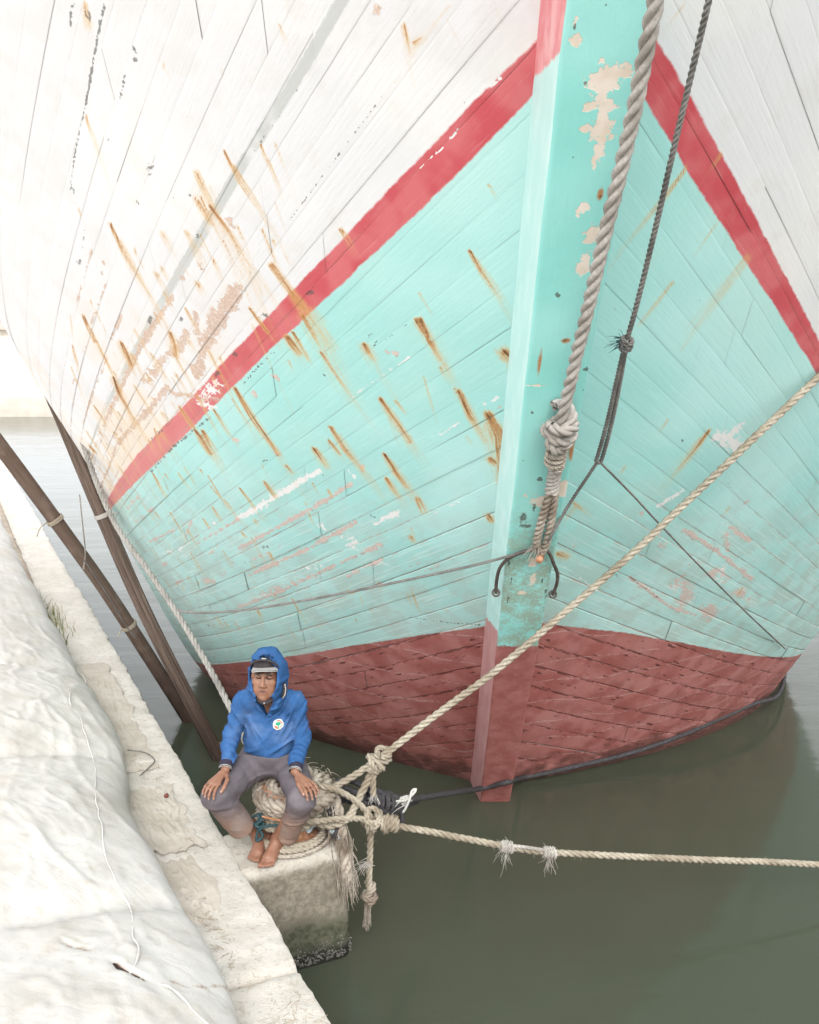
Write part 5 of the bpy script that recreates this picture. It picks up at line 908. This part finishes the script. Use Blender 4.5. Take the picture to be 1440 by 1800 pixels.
for sx in (-1, 1):
    hair_shade = np.maximum(hair_shade, 1.0*blob(Lh, (sx*.030, .092, .035), (.020, .03, .0068))); hair_shade = np.maximum(hair_shade, 1.0*blob(Lh, (sx*.031, .082, .010), (.016, .025, .0048)))
    hair_shade = np.maximum(hair_shade, .75*blob(Lh, (sx*.008, .105, -.036), (.004, .01, .003)))  # nostrils: dark of the openings painted on
    hair_shade = np.maximum(hair_shade, .45*blob(Lh, (sx*.006, .098, .038), (.003, .02, .012)))  # frown creases between the brows, shade painted in
hair_shade = np.maximum(hair_shade, .9*blob(Lh, (0, .088, -.0635), (.021, .02, .0038)))  # mouth line: shade between the lips painted in
lip = np.maximum(blob(Lh, (0, .093, -.057), (.018, .02, .005)), blob(Lh, (0, .093, -.071), (.016, .02, .006))); hair_shade *= isf; lip *= isf
for tip, td in NAILS: nail = np.maximum(nail, np.clip(1.5*np.exp(-(np.linalg.norm(V-(tip+A3(0, -.004, .005)), axis=1)/.0062)**2), 0, 1)*.8)
body = mesh_obj('body', V, Fc, skin_mat(), man, True, dict(hair_shade=hair_shade, lip=lip, nail=nail))

# ---- shirt
def wr_noise(P, a, seed): return a*vnoise(P, 11, seed, 2)
def along(P, a, b): d = b-a; return ((P-a)@d)/(d@d)
def ridge(P, sc, seed): return 1-2*np.abs(vnoise(P, sc, seed))
def f_wedge(P):
    w = np.abs(P[:, 0]+.806)-np.clip((P[:, 2]-1.520)*.40, 0, .045); return np.maximum(np.maximum(w, 1.520-P[:, 2]), np.maximum(P[:, 1]-5.366, P[:, 2]-1.672))
def f_shirt(P):
    d = EL(P, (-.802, 5.432, 1.475), (.150, .112, .165)); d = SU(d, EL(P, (-.812, 5.470, 1.315), (.160, .135, .155)), .08)
    d = SU(d, RC(P, SR_, SL_, .055, .055), .05)
    for S_ in (SR_, SL_): d = SU(d, RC(P, S_, hd(0, -.045, -.085), .052, .060), .05)
    a1 = SU(RC(P, SR_, ER, .058, .050), RC(P, ER, WR+(ER-WR)*.10, .049, .040), .03); a2 = SU(RC(P, SL_, ELB, .058, .050), RC(P, ELB, WL+(ELB-WL)*.10, .049, .040), .03)
    for (E_, W_, arr) in ((ER, WR, 1), (ELB, WL, 2)):
        u = along(P, E_, W_); cr = -.0060*np.abs(np.sin(u*19+2.2*vnoise(P, 10, 5)))*np.exp(-((u-.40)/.50)**2)+.002
        if arr == 1: a1 = a1+cr
        else: a2 = a2+cr
    d = SU(d, a1, .022); d = SU(d, a2, .022)
    # draped folds from the shoulders, pull lines to the waist, slack over the belly
    sg = np.where(P[:, 0] < -.80, 1., -1.)
    A = np.stack([(P[:, 0]+.80)*13+sg*(P[:, 2]-1.5)*7, P[:, 1]*2, (P[:, 2]-1.5)*3.0], -1); B_ = np.stack([(P[:, 0]+.80)*4, P[:, 1]*2, (P[:, 2]-1.3)*15-(P[:, 0]+.8)*7], -1)
    up_ = np.exp(-((P[:, 2]-1.52)/.13)**2); lo_ = np.exp(-((P[:, 2]-1.29)/.11)**2)
    d = d-.016*up_*np.maximum(ridge(A, 2.0, 21), 0)**2-.019*lo_*np.maximum(ridge(B_, 1.5, 22), 0)**2+.008+wr_noise(P, .004, 6)
    d = np.maximum(d, (1.205+.012*np.sin(P[:, 0]*30))-P[:, 2])                                # hem
    for (E_, W_) in ((ER, WR), (ELB, WL)):
        u = along(P, E_, W_); near = np.linalg.norm(P-W_, axis=1) < .13; d = np.where(near, np.maximum(d, (u-.86)*.25), d)
    return np.maximum(d, -f_wedge(P))
def cloth_mat(name, c1, c2, stain, k=.4, dust=None):
    t = NT(name); p = t.pos(); n = t.noise(p, 6, 3); n2 = t.noise(p, 14, 4, .7); z = t.xyz(p)[2]
    col = t.mix(t.step(n, .3, .7), c1, c2); col = t.mix(t.math('MULTIPLY', t.step(n2, .56, .72), k), col, stain)
    if dust: col = t.mix(t.math('MULTIPLY', t.step(t.math('ADD', z, t.math('MULTIPLY', n2, .16)), 1.20, .98), .9), col, dust)
    fo = t.noise(t.scale(p, (1.2, 1, 1.7)), 11, 2, .45, 1.0); col = t.mix(t.math('MULTIPLY', t.step(n, .5, .8), .35), col, t.mix(.35, c2, (.5, .5, .5)))
    t.bump(t.math('ADD', t.math('MULTIPLY', fo, 6.), t.math('MULTIPLY', t.noise(p, 420, 1), .5)), .24, .0050); return t.fin(col, .92, .08)
M_SHIRT = cloth_mat('blue_jersey', (.030, .088, .220), (.042, .115, .275), (.095, .085, .18), .45)
V, Fc = sdf_mesh(f_shirt, (-1.13, 5.17, 1.17), (-.52, 5.64, 1.74), .0048)
shirt = mesh_obj('shirt', V, Fc, M_SHIRT, man)
M_CUFF = simple_mat('navy_cuff', (.022, .020, .035), (.035, .03, .05), 30, .9); M_CUFFW = simple_mat('cuff_stripe', (.34, .32, .29), (.42, .40, .37), 30, .9)
for W_, E_ in ((WR, ER), (WL, ELB)):
    d_ = unit(W_-E_); c0 = W_-d_*.042; cf = mesh_obj('cuff', *tube(np.array([c0, c0+d_*.012, c0+d_*.030, c0+d_*.040]), [.040, .039, .036, .034], 22, False), M_CUFF, shirt)
    mesh_obj('cuff_stripe', *tube(np.array([c0+d_*.033, c0+d_*.036]), [.0372, .0362], 22, False), M_CUFFW, shirt); mesh_obj('cuff_stripe', *tube(np.array([c0+d_*.041, c0+d_*.044]), [.0352, .0345], 22, False), M_CUFFW, shirt)
def on_front(f, x, z, y0=5.15, off=0.):
    """first hit of f marching in +y"""
    y = np.full(len(x), y0); act = np.ones(len(x), bool)
    for _ in range(60):
        d = f(np.stack([x, y, z], -1)); y = y+np.clip(d-off, -.02, .03)*.8
    return np.stack([x, y, z], -1)
# pocket and round emblem on his left breast
def patch(name, poly, off, mat, parent, n=26):
    poly = np.array(poly); lo, hi = poly.min(0), poly.max(0); gx = np.linspace(lo[0], hi[0], n); gz = np.linspace(lo[1], hi[1], n); X, Z = np.meshgrid(gx, gz, indexing='ij'); x, z = X.ravel(), Z.ravel()
    ins = np.zeros(len(x), bool); j = len(poly)-1
    for i in range(len(poly)):
        c = ((poly[i, 1] > z) != (poly[j, 1] > z)) & (x < (poly[j, 0]-poly[i, 0])*(z-poly[i, 1])/(poly[j, 1]-poly[i, 1]+1e-12)+poly[i, 0]); ins ^= c; j = i
    P = on_front(f_shirt, x, z, 5.12, off); Fq = grid_faces(n, n); Fq = Fq[ins[Fq].all(1)]
    us = np.unique(Fq); mp = -np.ones(len(P), int); mp[us] = np.arange(len(us)); return mesh_obj(name, P[us], mp[Fq][:, ::-1], mat, parent)
EC = (-.745, 1.468)
pk = patch('pocket', [(EC[0]-.045, EC[1]+.062), (EC[0]+.045, EC[1]+.062), (EC[0]+.045, EC[1]-.04), (EC[0]+.03, EC[1]-.06), (EC[0]-.03, EC[1]-.06), (EC[0]-.045, EC[1]-.04)], .0035, M_SHIRT, shirt, 24)
an = np.linspace(0, 2*math.pi, 30, endpoint=False); em = patch('emblem', [(EC[0]+(.032+.0012*math.sin(9*a))*math.cos(a), EC[1]-.002+(.034+.0012*math.sin(9*a))*math.sin(a)) for a in an], .0055, simple_mat('emblem_white', (.60, .60, .55), (.66, .66, .62), 60, .9), pk, 30)
M_EG = simple_mat('emblem_green', (.03, .26, .14), (.05, .32, .18), 60, .9); M_ER = simple_mat('emblem_red', (.62, .10, .06), (.68, .16, .10), 60, .9)
patch('emblem_tree', [(EC[0]+.0+.016*math.cos(a), EC[1]+.004+.011*math.sin(a)) for a in an], .0068, M_EG, em, 22); patch('emblem_stem', [(EC[0]-.001, EC[1]+.0), (EC[0]+.006, EC[1]+.0), (EC[0]+.003, EC[1]-.022), (EC[0]-.004, EC[1]-.022)], .0069, M_EG, em, 18)
arc_ = [(EC[0]+.0245*math.cos(a), EC[1]-.001+.026*math.sin(a)) for a in np.linspace(.25, 1.9, 14)]+[(EC[0]+.0175*math.cos(a), EC[1]-.001+.018*math.sin(a)) for a in np.linspace(1.9, .25, 14)]
patch('emblem_arc', arc_, .0068, M_ER, em, 26)
arc_ = [(EC[0]+.0245*math.cos(a), EC[1]-.001+.026*math.sin(a)) for a in np.linspace(3.4, 4.7, 14)]+[(EC[0]+.014*math.cos(a), EC[1]-.001+.012*math.sin(a)) for a in np.linspace(4.7, 3.4, 14)]
patch('emblem_arc', arc_, .0068, M_ER, em, 26)
# ---- hood, cap
def f_hood(P):
    L = (P-HC)@HM.T; o = EL(L, (0, -.026, .022), (.098, .114, .122)); o = SU(o, EL(L, (-.008, -.045, .085), (.066, .068, .050)), .06); o = SU(o, EL(L, (0, -.005, -.055), (.096, .098, .088)), .05); o = SU(o, RC(L, (0, -.055, -.05), (0, -.065, -.13), .085, .09), .05)
    o = o+.006*vnoise(P, 13, 4, 2)-.012*np.maximum(ridge(np.stack([L[:, 0]*8, L[:, 1]*3, L[:, 2]*14], -1), 1.3, 9), 0)**2-.008*np.maximum(ridge(np.stack([L[:, 0]*14, L[:, 1]*6, L[:, 2]*5], -1), 1.4, 19), 0)**2*np.clip((.09-L[:, 2])/.06, .25, 1)
    i = SU(EL(L, (0, -.018, .024), (.097, .112, .118)), EL(L, (0, -.005, -.055), (.086, .088, .080)), .05)
    d = np.maximum(o, -i); op = EL(L, (.002, .13, .004), (.080, .124, .120)); op = op+.005*vnoise(P, 16, 14); op = SU(op, RC(L, (0, .12, -.07), (0, .14, -.20), .050, .03), .03); return np.maximum(SS(d, op, .008), -f_wedge(P))
V, Fc = sdf_mesh(f_hood, HC-A3(.16, .18, .26), HC+A3(.16, .18, .20), .0048); hood = mesh_obj('hood', V, Fc, M_SHIRT, man)
f_cap = lambda P: np.maximum(EL((P-HC)@HM.T, (0, -.006, .046), (.079, .096, .072)), -(((P-HC)@HM.T)[:, 2]-.052))
V, Fc = sdf_mesh(f_cap, HC-A3(.13, .13, .03), HC+A3(.13, .13, .17), .005)
M_CAP = simple_mat('dark_cap', (.028, .022, .024), (.05, .04, .042), 40, .9); cap = mesh_obj('cap', V, Fc, M_CAP, man)
a_ = np.linspace(-1.15, 1.15, 26); rv = np.linspace(0, 1, 8); Aa, Rr = np.meshgrid(a_, rv, indexing='ij')
def vis(zz_): return np.stack([(.080+Rr*.004)*np.sin(Aa)*(1-.03*Rr), -.008+.098*np.cos(Aa)+Rr*.060*np.cos(Aa*.9)**1.0, .066+zz_-.016*np.sin(Aa)**2*(.4+Rr)-.002*Rr+.10*.080*np.sin(Aa)], -1).reshape(-1, 3)
VV = np.concatenate([vis(.0035), vis(-.0035)]); n1 = len(a_)*len(rv); Fv = grid_faces(len(a_), len(rv)); rim = [(i*len(rv)+7, (i+1)*len(rv)+7) for i in range(len(a_)-1)]
Fv = np.concatenate([Fv, Fv[:, ::-1]+n1, np.array([(a, b, b+n1, a+n1) for a, b in rim])])
mesh_obj('visor', HC+VV@HM, Fv, simple_mat('grey_visor', (.30, .29, .275), (.38, .365, .35), 50, .85), cap)
# dark hood lining edge over the cap, chin strap, striped collar tab
b_ = np.linspace(-1.0, 1.0, 24); rimP = np.stack([.079*np.sin(b_*1.45), .060+.028*np.cos(b_*1.3), .066+.046*np.cos(b_*1.5)], -1)
mesh_obj('hood_lining', HC+resample(rimP, .006)[0]@HM, [], None, hood) if False else mesh_obj('hood_lining', *tube(HC+rimP@HM, np.interp(np.abs(b_), [0, .8, 1], [.0065, .0065, .003]), 8), M_CAP, hood)
mesh_obj('chin_strap', *tube(HC+np.array([(-.045, .045, -.100), (-.02, .070, -.122), (.008, .078, -.128), (.03, .070, -.124), (.05, .045, -.105)])@HM, [.008, .011, .014, .013, .009], 8), M_CAP, hood)
mesh_obj('strap_button', *tube(HC+np.array([(0.012, .092, -.126), (0.012, .097, -.126)])@HM, [.006, .005], 8), simple_mat('button', (.2, .2, .22), (.3, .3, .3), 50, .4), hood)
ct = HC+np.array([(.104, .020, -.025), (.110, .018, -.055), (.108, .020, -.085), (.098, .028, -.105)])@HM
mesh_obj('collar_tab', *tube(ct, [.010, .013, .013, .008], 8), M_CAP, hood); mesh_obj('collar_stripe', *tube(ct+(hx*.006+fd*.010), [.003, .003, .003, .002], 6), M_CUFFW, hood)
mesh_obj('hood_tag', *tube(HC+np.array([(-.012, .094, .121), (.012, .094, .121)])@HM, .0035, 6), M_CUFFW, hood)
# ---- trousers
def leg_f(P, H_, K, C, rk, rc):
    d = SU(RC(P, H_, K, .100, rk), RC(P, K, C, rk, rc), .025); u = along(P, K, C); L = np.linalg.norm(C-K)
    cr = -.007*np.abs(np.sin(along(P, H_, K)*15+3*vnoise(P, 8, 3)))*np.clip(1-np.linalg.norm(P-H_-(K-H_)*.35, axis=1)/.22, 0, 1)
    kn = -.008*np.abs(np.sin((P[:, 2]-K[2])*60+3*vnoise(P, 9, 9)))*np.exp(-(np.linalg.norm(P-K-(C-K)*.18, axis=1)/.07)**2)
    d = d+cr+kn
    inner = RC(P, K+(C-K)*.82, C+(C-K)*.3, rc-.026, rc-.020); d = np.maximum(d, -inner)
    return np.where(u > .5, np.maximum(d, (u-1)*L), d)
def f_trou(P):
    d = EL(P, (-.81, 5.505, 1.185), (.178, .150, .105)); d = SU(d, EL(P, (-.81, 5.47, 1.24), (.168, .138, .08)), .04)
    d = SU(d, leg_f(P, HR, KR, CR, .078, .078), .04); d = SU(d, leg_f(P, HL, KL, CL_, .076, .062), .04)
    d = d+wr_noise(P, .003, 7)-.006*np.maximum(ridge(np.stack([P[:, 0]*5, P[:, 1]*5, P[:, 2]*16], -1), 1., 31), 0)**2+.003; return np.maximum(d, P[:, 2]-1.262)
V, Fc = sdf_mesh(f_trou, (-1.22, 5.01, .72), (-.44, 5.70, 1.30), .0056)
mesh_obj('trousers', V, Fc, cloth_mat('grey_trousers', (.108, .095, .106), (.136, .120, .131), (.085, .071, .076), .3, dust=(.25, .162, .120)), man)
# ================================================================ tarpaulin-covered cargo along the quay
def tarp_mat():
    t = NT('white_tarpaulin'); p = t.pos(); n = t.noise(p, 2.2, 4, .6); n2 = t.noise(p, 12, 4, .65)
    col = t.mix(t.step(n, .35, .7), (.57, .555, .525), (.48, .455, .415)); col = t.mix(t.math('MULTIPLY', t.step(n2, .50, .70), .4), col, (.40, .355, .295))
    col = t.mix(t.math('MULTIPLY', t.step(t.noise(t.scale(p, (2, .7, 2)), 1.6, 3), .58, .72), .4), col, (.52, .44, .36))
    col = t.mix(t.step(t.math('ADD', t.attr('stain'), t.math('MULTIPLY', t.math('SUBTRACT', n2, .5), .5)), .35, .6), col, (.30, .19, .13))
    col = t.mix(t.step(t.attr('rip'), .45, .6), col, (.045, .03, .028))
    cr = t.noise(t.scale(p, (1, 2.2, 1.4)), 2.6, 3, .5, .6); t.bump(t.math('ADD', t.math('MULTIPLY', t.math('ABSOLUTE', t.math('SUBTRACT', cr, .5)), 5.), t.math('ADD', t.math('MULTIPLY', t.noise(p, 260, 1), .6), t.math('MULTIPLY', n2, 1.5))), .34, .008); return t.fin(col, .75, .2)
def ridge1(P, sc, seed): return 1-2*np.abs(vnoise(P, sc, seed))
EDGE_S = [-4, -1.0, .0, .35, .8, 1.25, 1.7, 2.05, 2.5, 3.0, 3.6, 4.2, 5.0, 6.2, 9, 14, 22]
EDGE_T = [-.40, -.39, -.37, -.36, -.37, -.40, -.44, -.45, -.38, -.33, -.33, -.36, -.40, -.42, -.5, -.55, -.6]
def tarp_h(s, d):
    """height over the quay at distance d in from the edge; bales under the sheet"""
    b = .40*np.clip(1-np.exp(-(np.maximum(d, 0)/.20)**1.15), 0, 1)+.20*np.clip((d-.35)/.9, 0, 1)**1.1+.10*np.clip((d-1.4)/1.5, 0, 1)
    ph = (s+.35*d-.9)/1.9; v = np.abs((ph % 1)-.5)*2; groove = np.exp(-((1-v)/.10)**2)
    b = b*(1-.16*groove*np.clip(1.2-d*.6, 0, 1))+.035*np.cos((ph % 1-.5)*2*math.pi)*np.clip(d*4, 0, 1)
    return b
ss = np.concatenate([np.linspace(-4, -.9, 40), np.arange(-.87, 5.4, .022), np.linspace(5.5, 22, 90)]); dd_ = np.concatenate([np.linspace(0, .9, 52), np.linspace(.92, 2.6, 60), np.linspace(2.7, 6, 16)])
S, Dd = np.meshgrid(ss, dd_, indexing='ij'); Et = np.interp(S, EDGE_S, EDGE_T); P2 = np.stack([S, Dd, 0*S], -1).reshape(-1, 3)
Hh = tarp_h(S, Dd)
wr = ridge1(P2*[1.2, 4, 1], 1.4, 41).reshape(S.shape); wr2 = ridge1(np.stack([P2[:, 0]*2.2+P2[:, 1]*2.6, P2[:, 1]*.7-P2[:, 0]*.5, 0*P2[:, 0]], -1), 1.7, 42).reshape(S.shape)
Hh = Hh+(.007*np.maximum(wr, 0)**4+.010*np.maximum(wr2, 0)**6+.005*vnoise(P2, 9, 43, 2).reshape(S.shape))*np.clip(Dd*9, 0, 1)
for sc_, am_, sd_ in ((1.3, .010, 46), (2.3, .007, 47), (4.1, .004, 48)):
    n_ = vnoise(np.stack([P2[:, 0]+.6*P2[:, 1], P2[:, 1]*1.6-.4*P2[:, 0], 0*P2[:, 0]], -1), sc_, sd_, 2).reshape(S.shape); Hh = Hh+am_*np.exp(-(n_/.07)**2)*np.clip(Dd*9, 0, 1)
Tt = Et-Dd*.86+.03*vnoise(P2*[1, 0, 1], 2.6, 44, 2).reshape(S.shape)*np.exp(-Dd*3)-.03*np.exp(-(Dd/.05)**2)
bulge = .05*np.exp(-((Hh-.20)/.12)**2)*(Dd < .5); Tt = Tt+bulge
Pt = quay(S, Tt, QZ+.015+Hh).reshape(-1, 3)
def mark(P, items):
    o = np.zeros(len(P))
    for pts, w, s0 in items:
        pts = np.array(pts)
        for i in range(len(pts)-1):
            a, d = pts[i], pts[i+1]-pts[i]; t = np.clip(((P-a)@d)/(d@d), 0, 1); r = np.linalg.norm(P-a-t[:, None]*d, axis=1); o = np.maximum(o, s0*np.exp(-(r/w)**2))
    return o
def near_tarp(s, d):
    """surface point of the finished sheet at quay coordinates"""
    i = np.abs(ss-s).argmin(); j = np.abs(dd_-d).argmin(); return Pt.reshape(S.shape+(3,))[i, j]
RIPS = [([near_tarp(*q) for q in TARP_RIP1], .012, 1.), ([near_tarp(*q) for q in TARP_RIP2], .008, .9)]
STAINS = [([near_tarp(*q) for q in TARP_ST1], .030, .5), ([near_tarp(*q) for q in TARP_RIP1], .018, .7), ([near_tarp(*q) for q in TARP_RIP2], .018, .6)]
rip = mark(Pt, RIPS); sta = mark(Pt, STAINS); Pt[:, 2] -= .03*np.clip(rip, 0, 1)
tarp = tag(mesh_obj('tarpaulin', Pt, grid_faces(*S.shape), tarp_mat(), None, True, dict(rip=rip, stain=sta)), 'dirty white tarpaulin sheet over bulging cargo along the quay', 'tarpaulin')
M_HEM = simple_mat('tarp_hem', (.50, .485, .455), (.58, .565, .54), 30, .85)
for k_, line in enumerate(TARP_SEAMS):
    C = np.array([near_tarp(*q) for q in line]); C[:, 2] += .006
    C, a = resample(C, .015); C = C+.008*np.stack([vnoise(C+k_, 9, 51+i) for i in range(3)], -1); r_ = .003+.004*np.abs(vnoise(C, 14, 55))
    mesh_obj('seam_hem', *tube(C, r_, 8), M_HEM, tarp)
# crumpled sackcloth in the gap between sheet and coping
M_SACK = simple_mat('sackcloth', (.40, .355, .30), (.50, .455, .40), 5, .95, .5, 60)
def sackcloth(s0, s1, t0, t1, amp, seed, label, pull=0.):
    n, m = 90, 54; U, W = np.meshgrid(np.linspace(0, 1, n), np.linspace(0, 1, m), indexing='ij'); P = np.stack([U*(s1-s0)*2.2+W*.5, W*(t1-t0)*9-U*.8, 0*U], -1).reshape(-1, 3)
    env = (np.sin(U*math.pi)**.5*np.sin(W*math.pi)**.5); h = amp*(np.maximum(ridge1(P, 3.2, seed), 0)**2+.7*np.maximum(ridge1(P+3, 6.5, seed+1), 0)**2+.5).reshape(U.shape)*env
    eo = .10*vnoise(P*[1, 0, 0], 3, seed+3, 2).reshape(U.shape); ww = (W-.5)*(1-pull*(U-.5)**2*2)+.5+eo*(W-.5)*2
    h = h+.07*np.clip(1-W*2.2, 0, 1)**1.5
    Pw_ = quay(s0+(s1-s0)*U+.04*vnoise(P*[0, 1, 0], 4, seed+5).reshape(U.shape), t0+(t1-t0)*ww, QZ+.016+h); return tag(mesh_obj('sackcloth', Pw_.reshape(-1, 3), grid_faces(n, m)[:, ::-1], M_SACK), label, 'cloth')
sackcloth(1.72, 2.62, -.52, -.13, .010, 61, 'crumpled brown sackcloth between tarpaulin and coping beside the man')
sackcloth(.95, 1.62, -.52, -.18, .009, 64, 'folded beige sackcloth by the tarpaulin edge nearest the man\'s feet', .6)
sackcloth(2.9, 5.4, -.52, -.12, .008, 67, 'long strip of dusty brown sackcloth along the coping farther up the quay')
# thin straps and cords lying on the coping
def quay_cord(pts, r, mat, label):
    C = quay(*np.array(pts).T[:2], QZ+.016+np.array(pts)[:, 2]); return tag(mesh_obj('loose_cord', *tube(resample(C, .01)[0], r, 6), mat), label, 'cord')
quay_cord([(3.25, -.30, .02), (3.12, -.20, .03), (3.0, -.16, .015), (2.9, -.22, .012), (2.78, -.30, .02)], .004, M_GREYL, 'short dark cord looped on the coping by the brown sackcloth')
# straw litter, grass tuft, pebble
lit = []
rgl = np.random.default_rng(77)
for i in range(260):
    zone = rgl.integers(0, 3); s_ = [rgl.normal(.02, .12), rgl.normal(.9, .18), rgl.normal(2.6, .6)][zone]; t_ = [rgl.normal(-.13, .06), rgl.normal(-.30, .03), rgl.normal(-.25, .05)][zone]
    if t_ > -.02: continue
    a = rgl.uniform(0, 6.28); L = rgl.uniform(.01, .05); c = quay(s_, t_, QZ+.012+rgl.uniform(.006, .016)); lit.append(tube(np.array([c, c+np.array([math.cos(a), math.sin(a), rgl.normal(0, .08)])*L]), .0013, 3, False))
tag(mesh_obj('straw_litter', *join(lit), simple_mat('straw', (.42, .34, .22), (.30, .24, .17), 40, .9)), 'dry straw bits scattered on the coping', 'straw', kind='stuff')
gt = tag(empty('grass_tuft', quay(6.6, -.55)), 'small tuft of green and dry grass at the far edge of the tarpaulin', 'grass')
gb, gd = [], []
for i in range(90):
    c = quay(rgl.normal(6.9, .45), rgl.normal(-.42, .07), QZ); a = rgl.uniform(0, 6.28); L = rgl.uniform(.08, .22); q = np.array([math.cos(a), math.sin(a), 0])*L*rgl.uniform(.2, .7); t = np.linspace(0, 1, 5)[:, None]
    (gb if i % 3 else gd).append(tube(c+q*t*t+np.array([0, 0, L])*t*(1-.25*t), np.linspace(.004, .0008, 5), 3, False))
tag(mesh_obj('blades', *join(gb), simple_mat('grass_green', (.10, .14, .03), (.20, .22, .07), 8, .7), gt), kind='stuff'); tag(mesh_obj('dry_blades', *join(gd), simple_mat('grass_dry', (.34, .28, .14), (.42, .36, .20), 8, .8), gt), kind='stuff')
pb = quay(2.42, -.20, QZ+.03)
tag(mesh_obj('pebble', *lathe([(0, .014), (.012, .011), (.017, .0), (.012, -.012), (0, -.015)], pb, 10), simple_mat('red_pebble', (.14, .04, .03), (.2, .07, .05), 40, .7)), 'small dark red pebble lying on the coping by the sackcloth', 'stone')
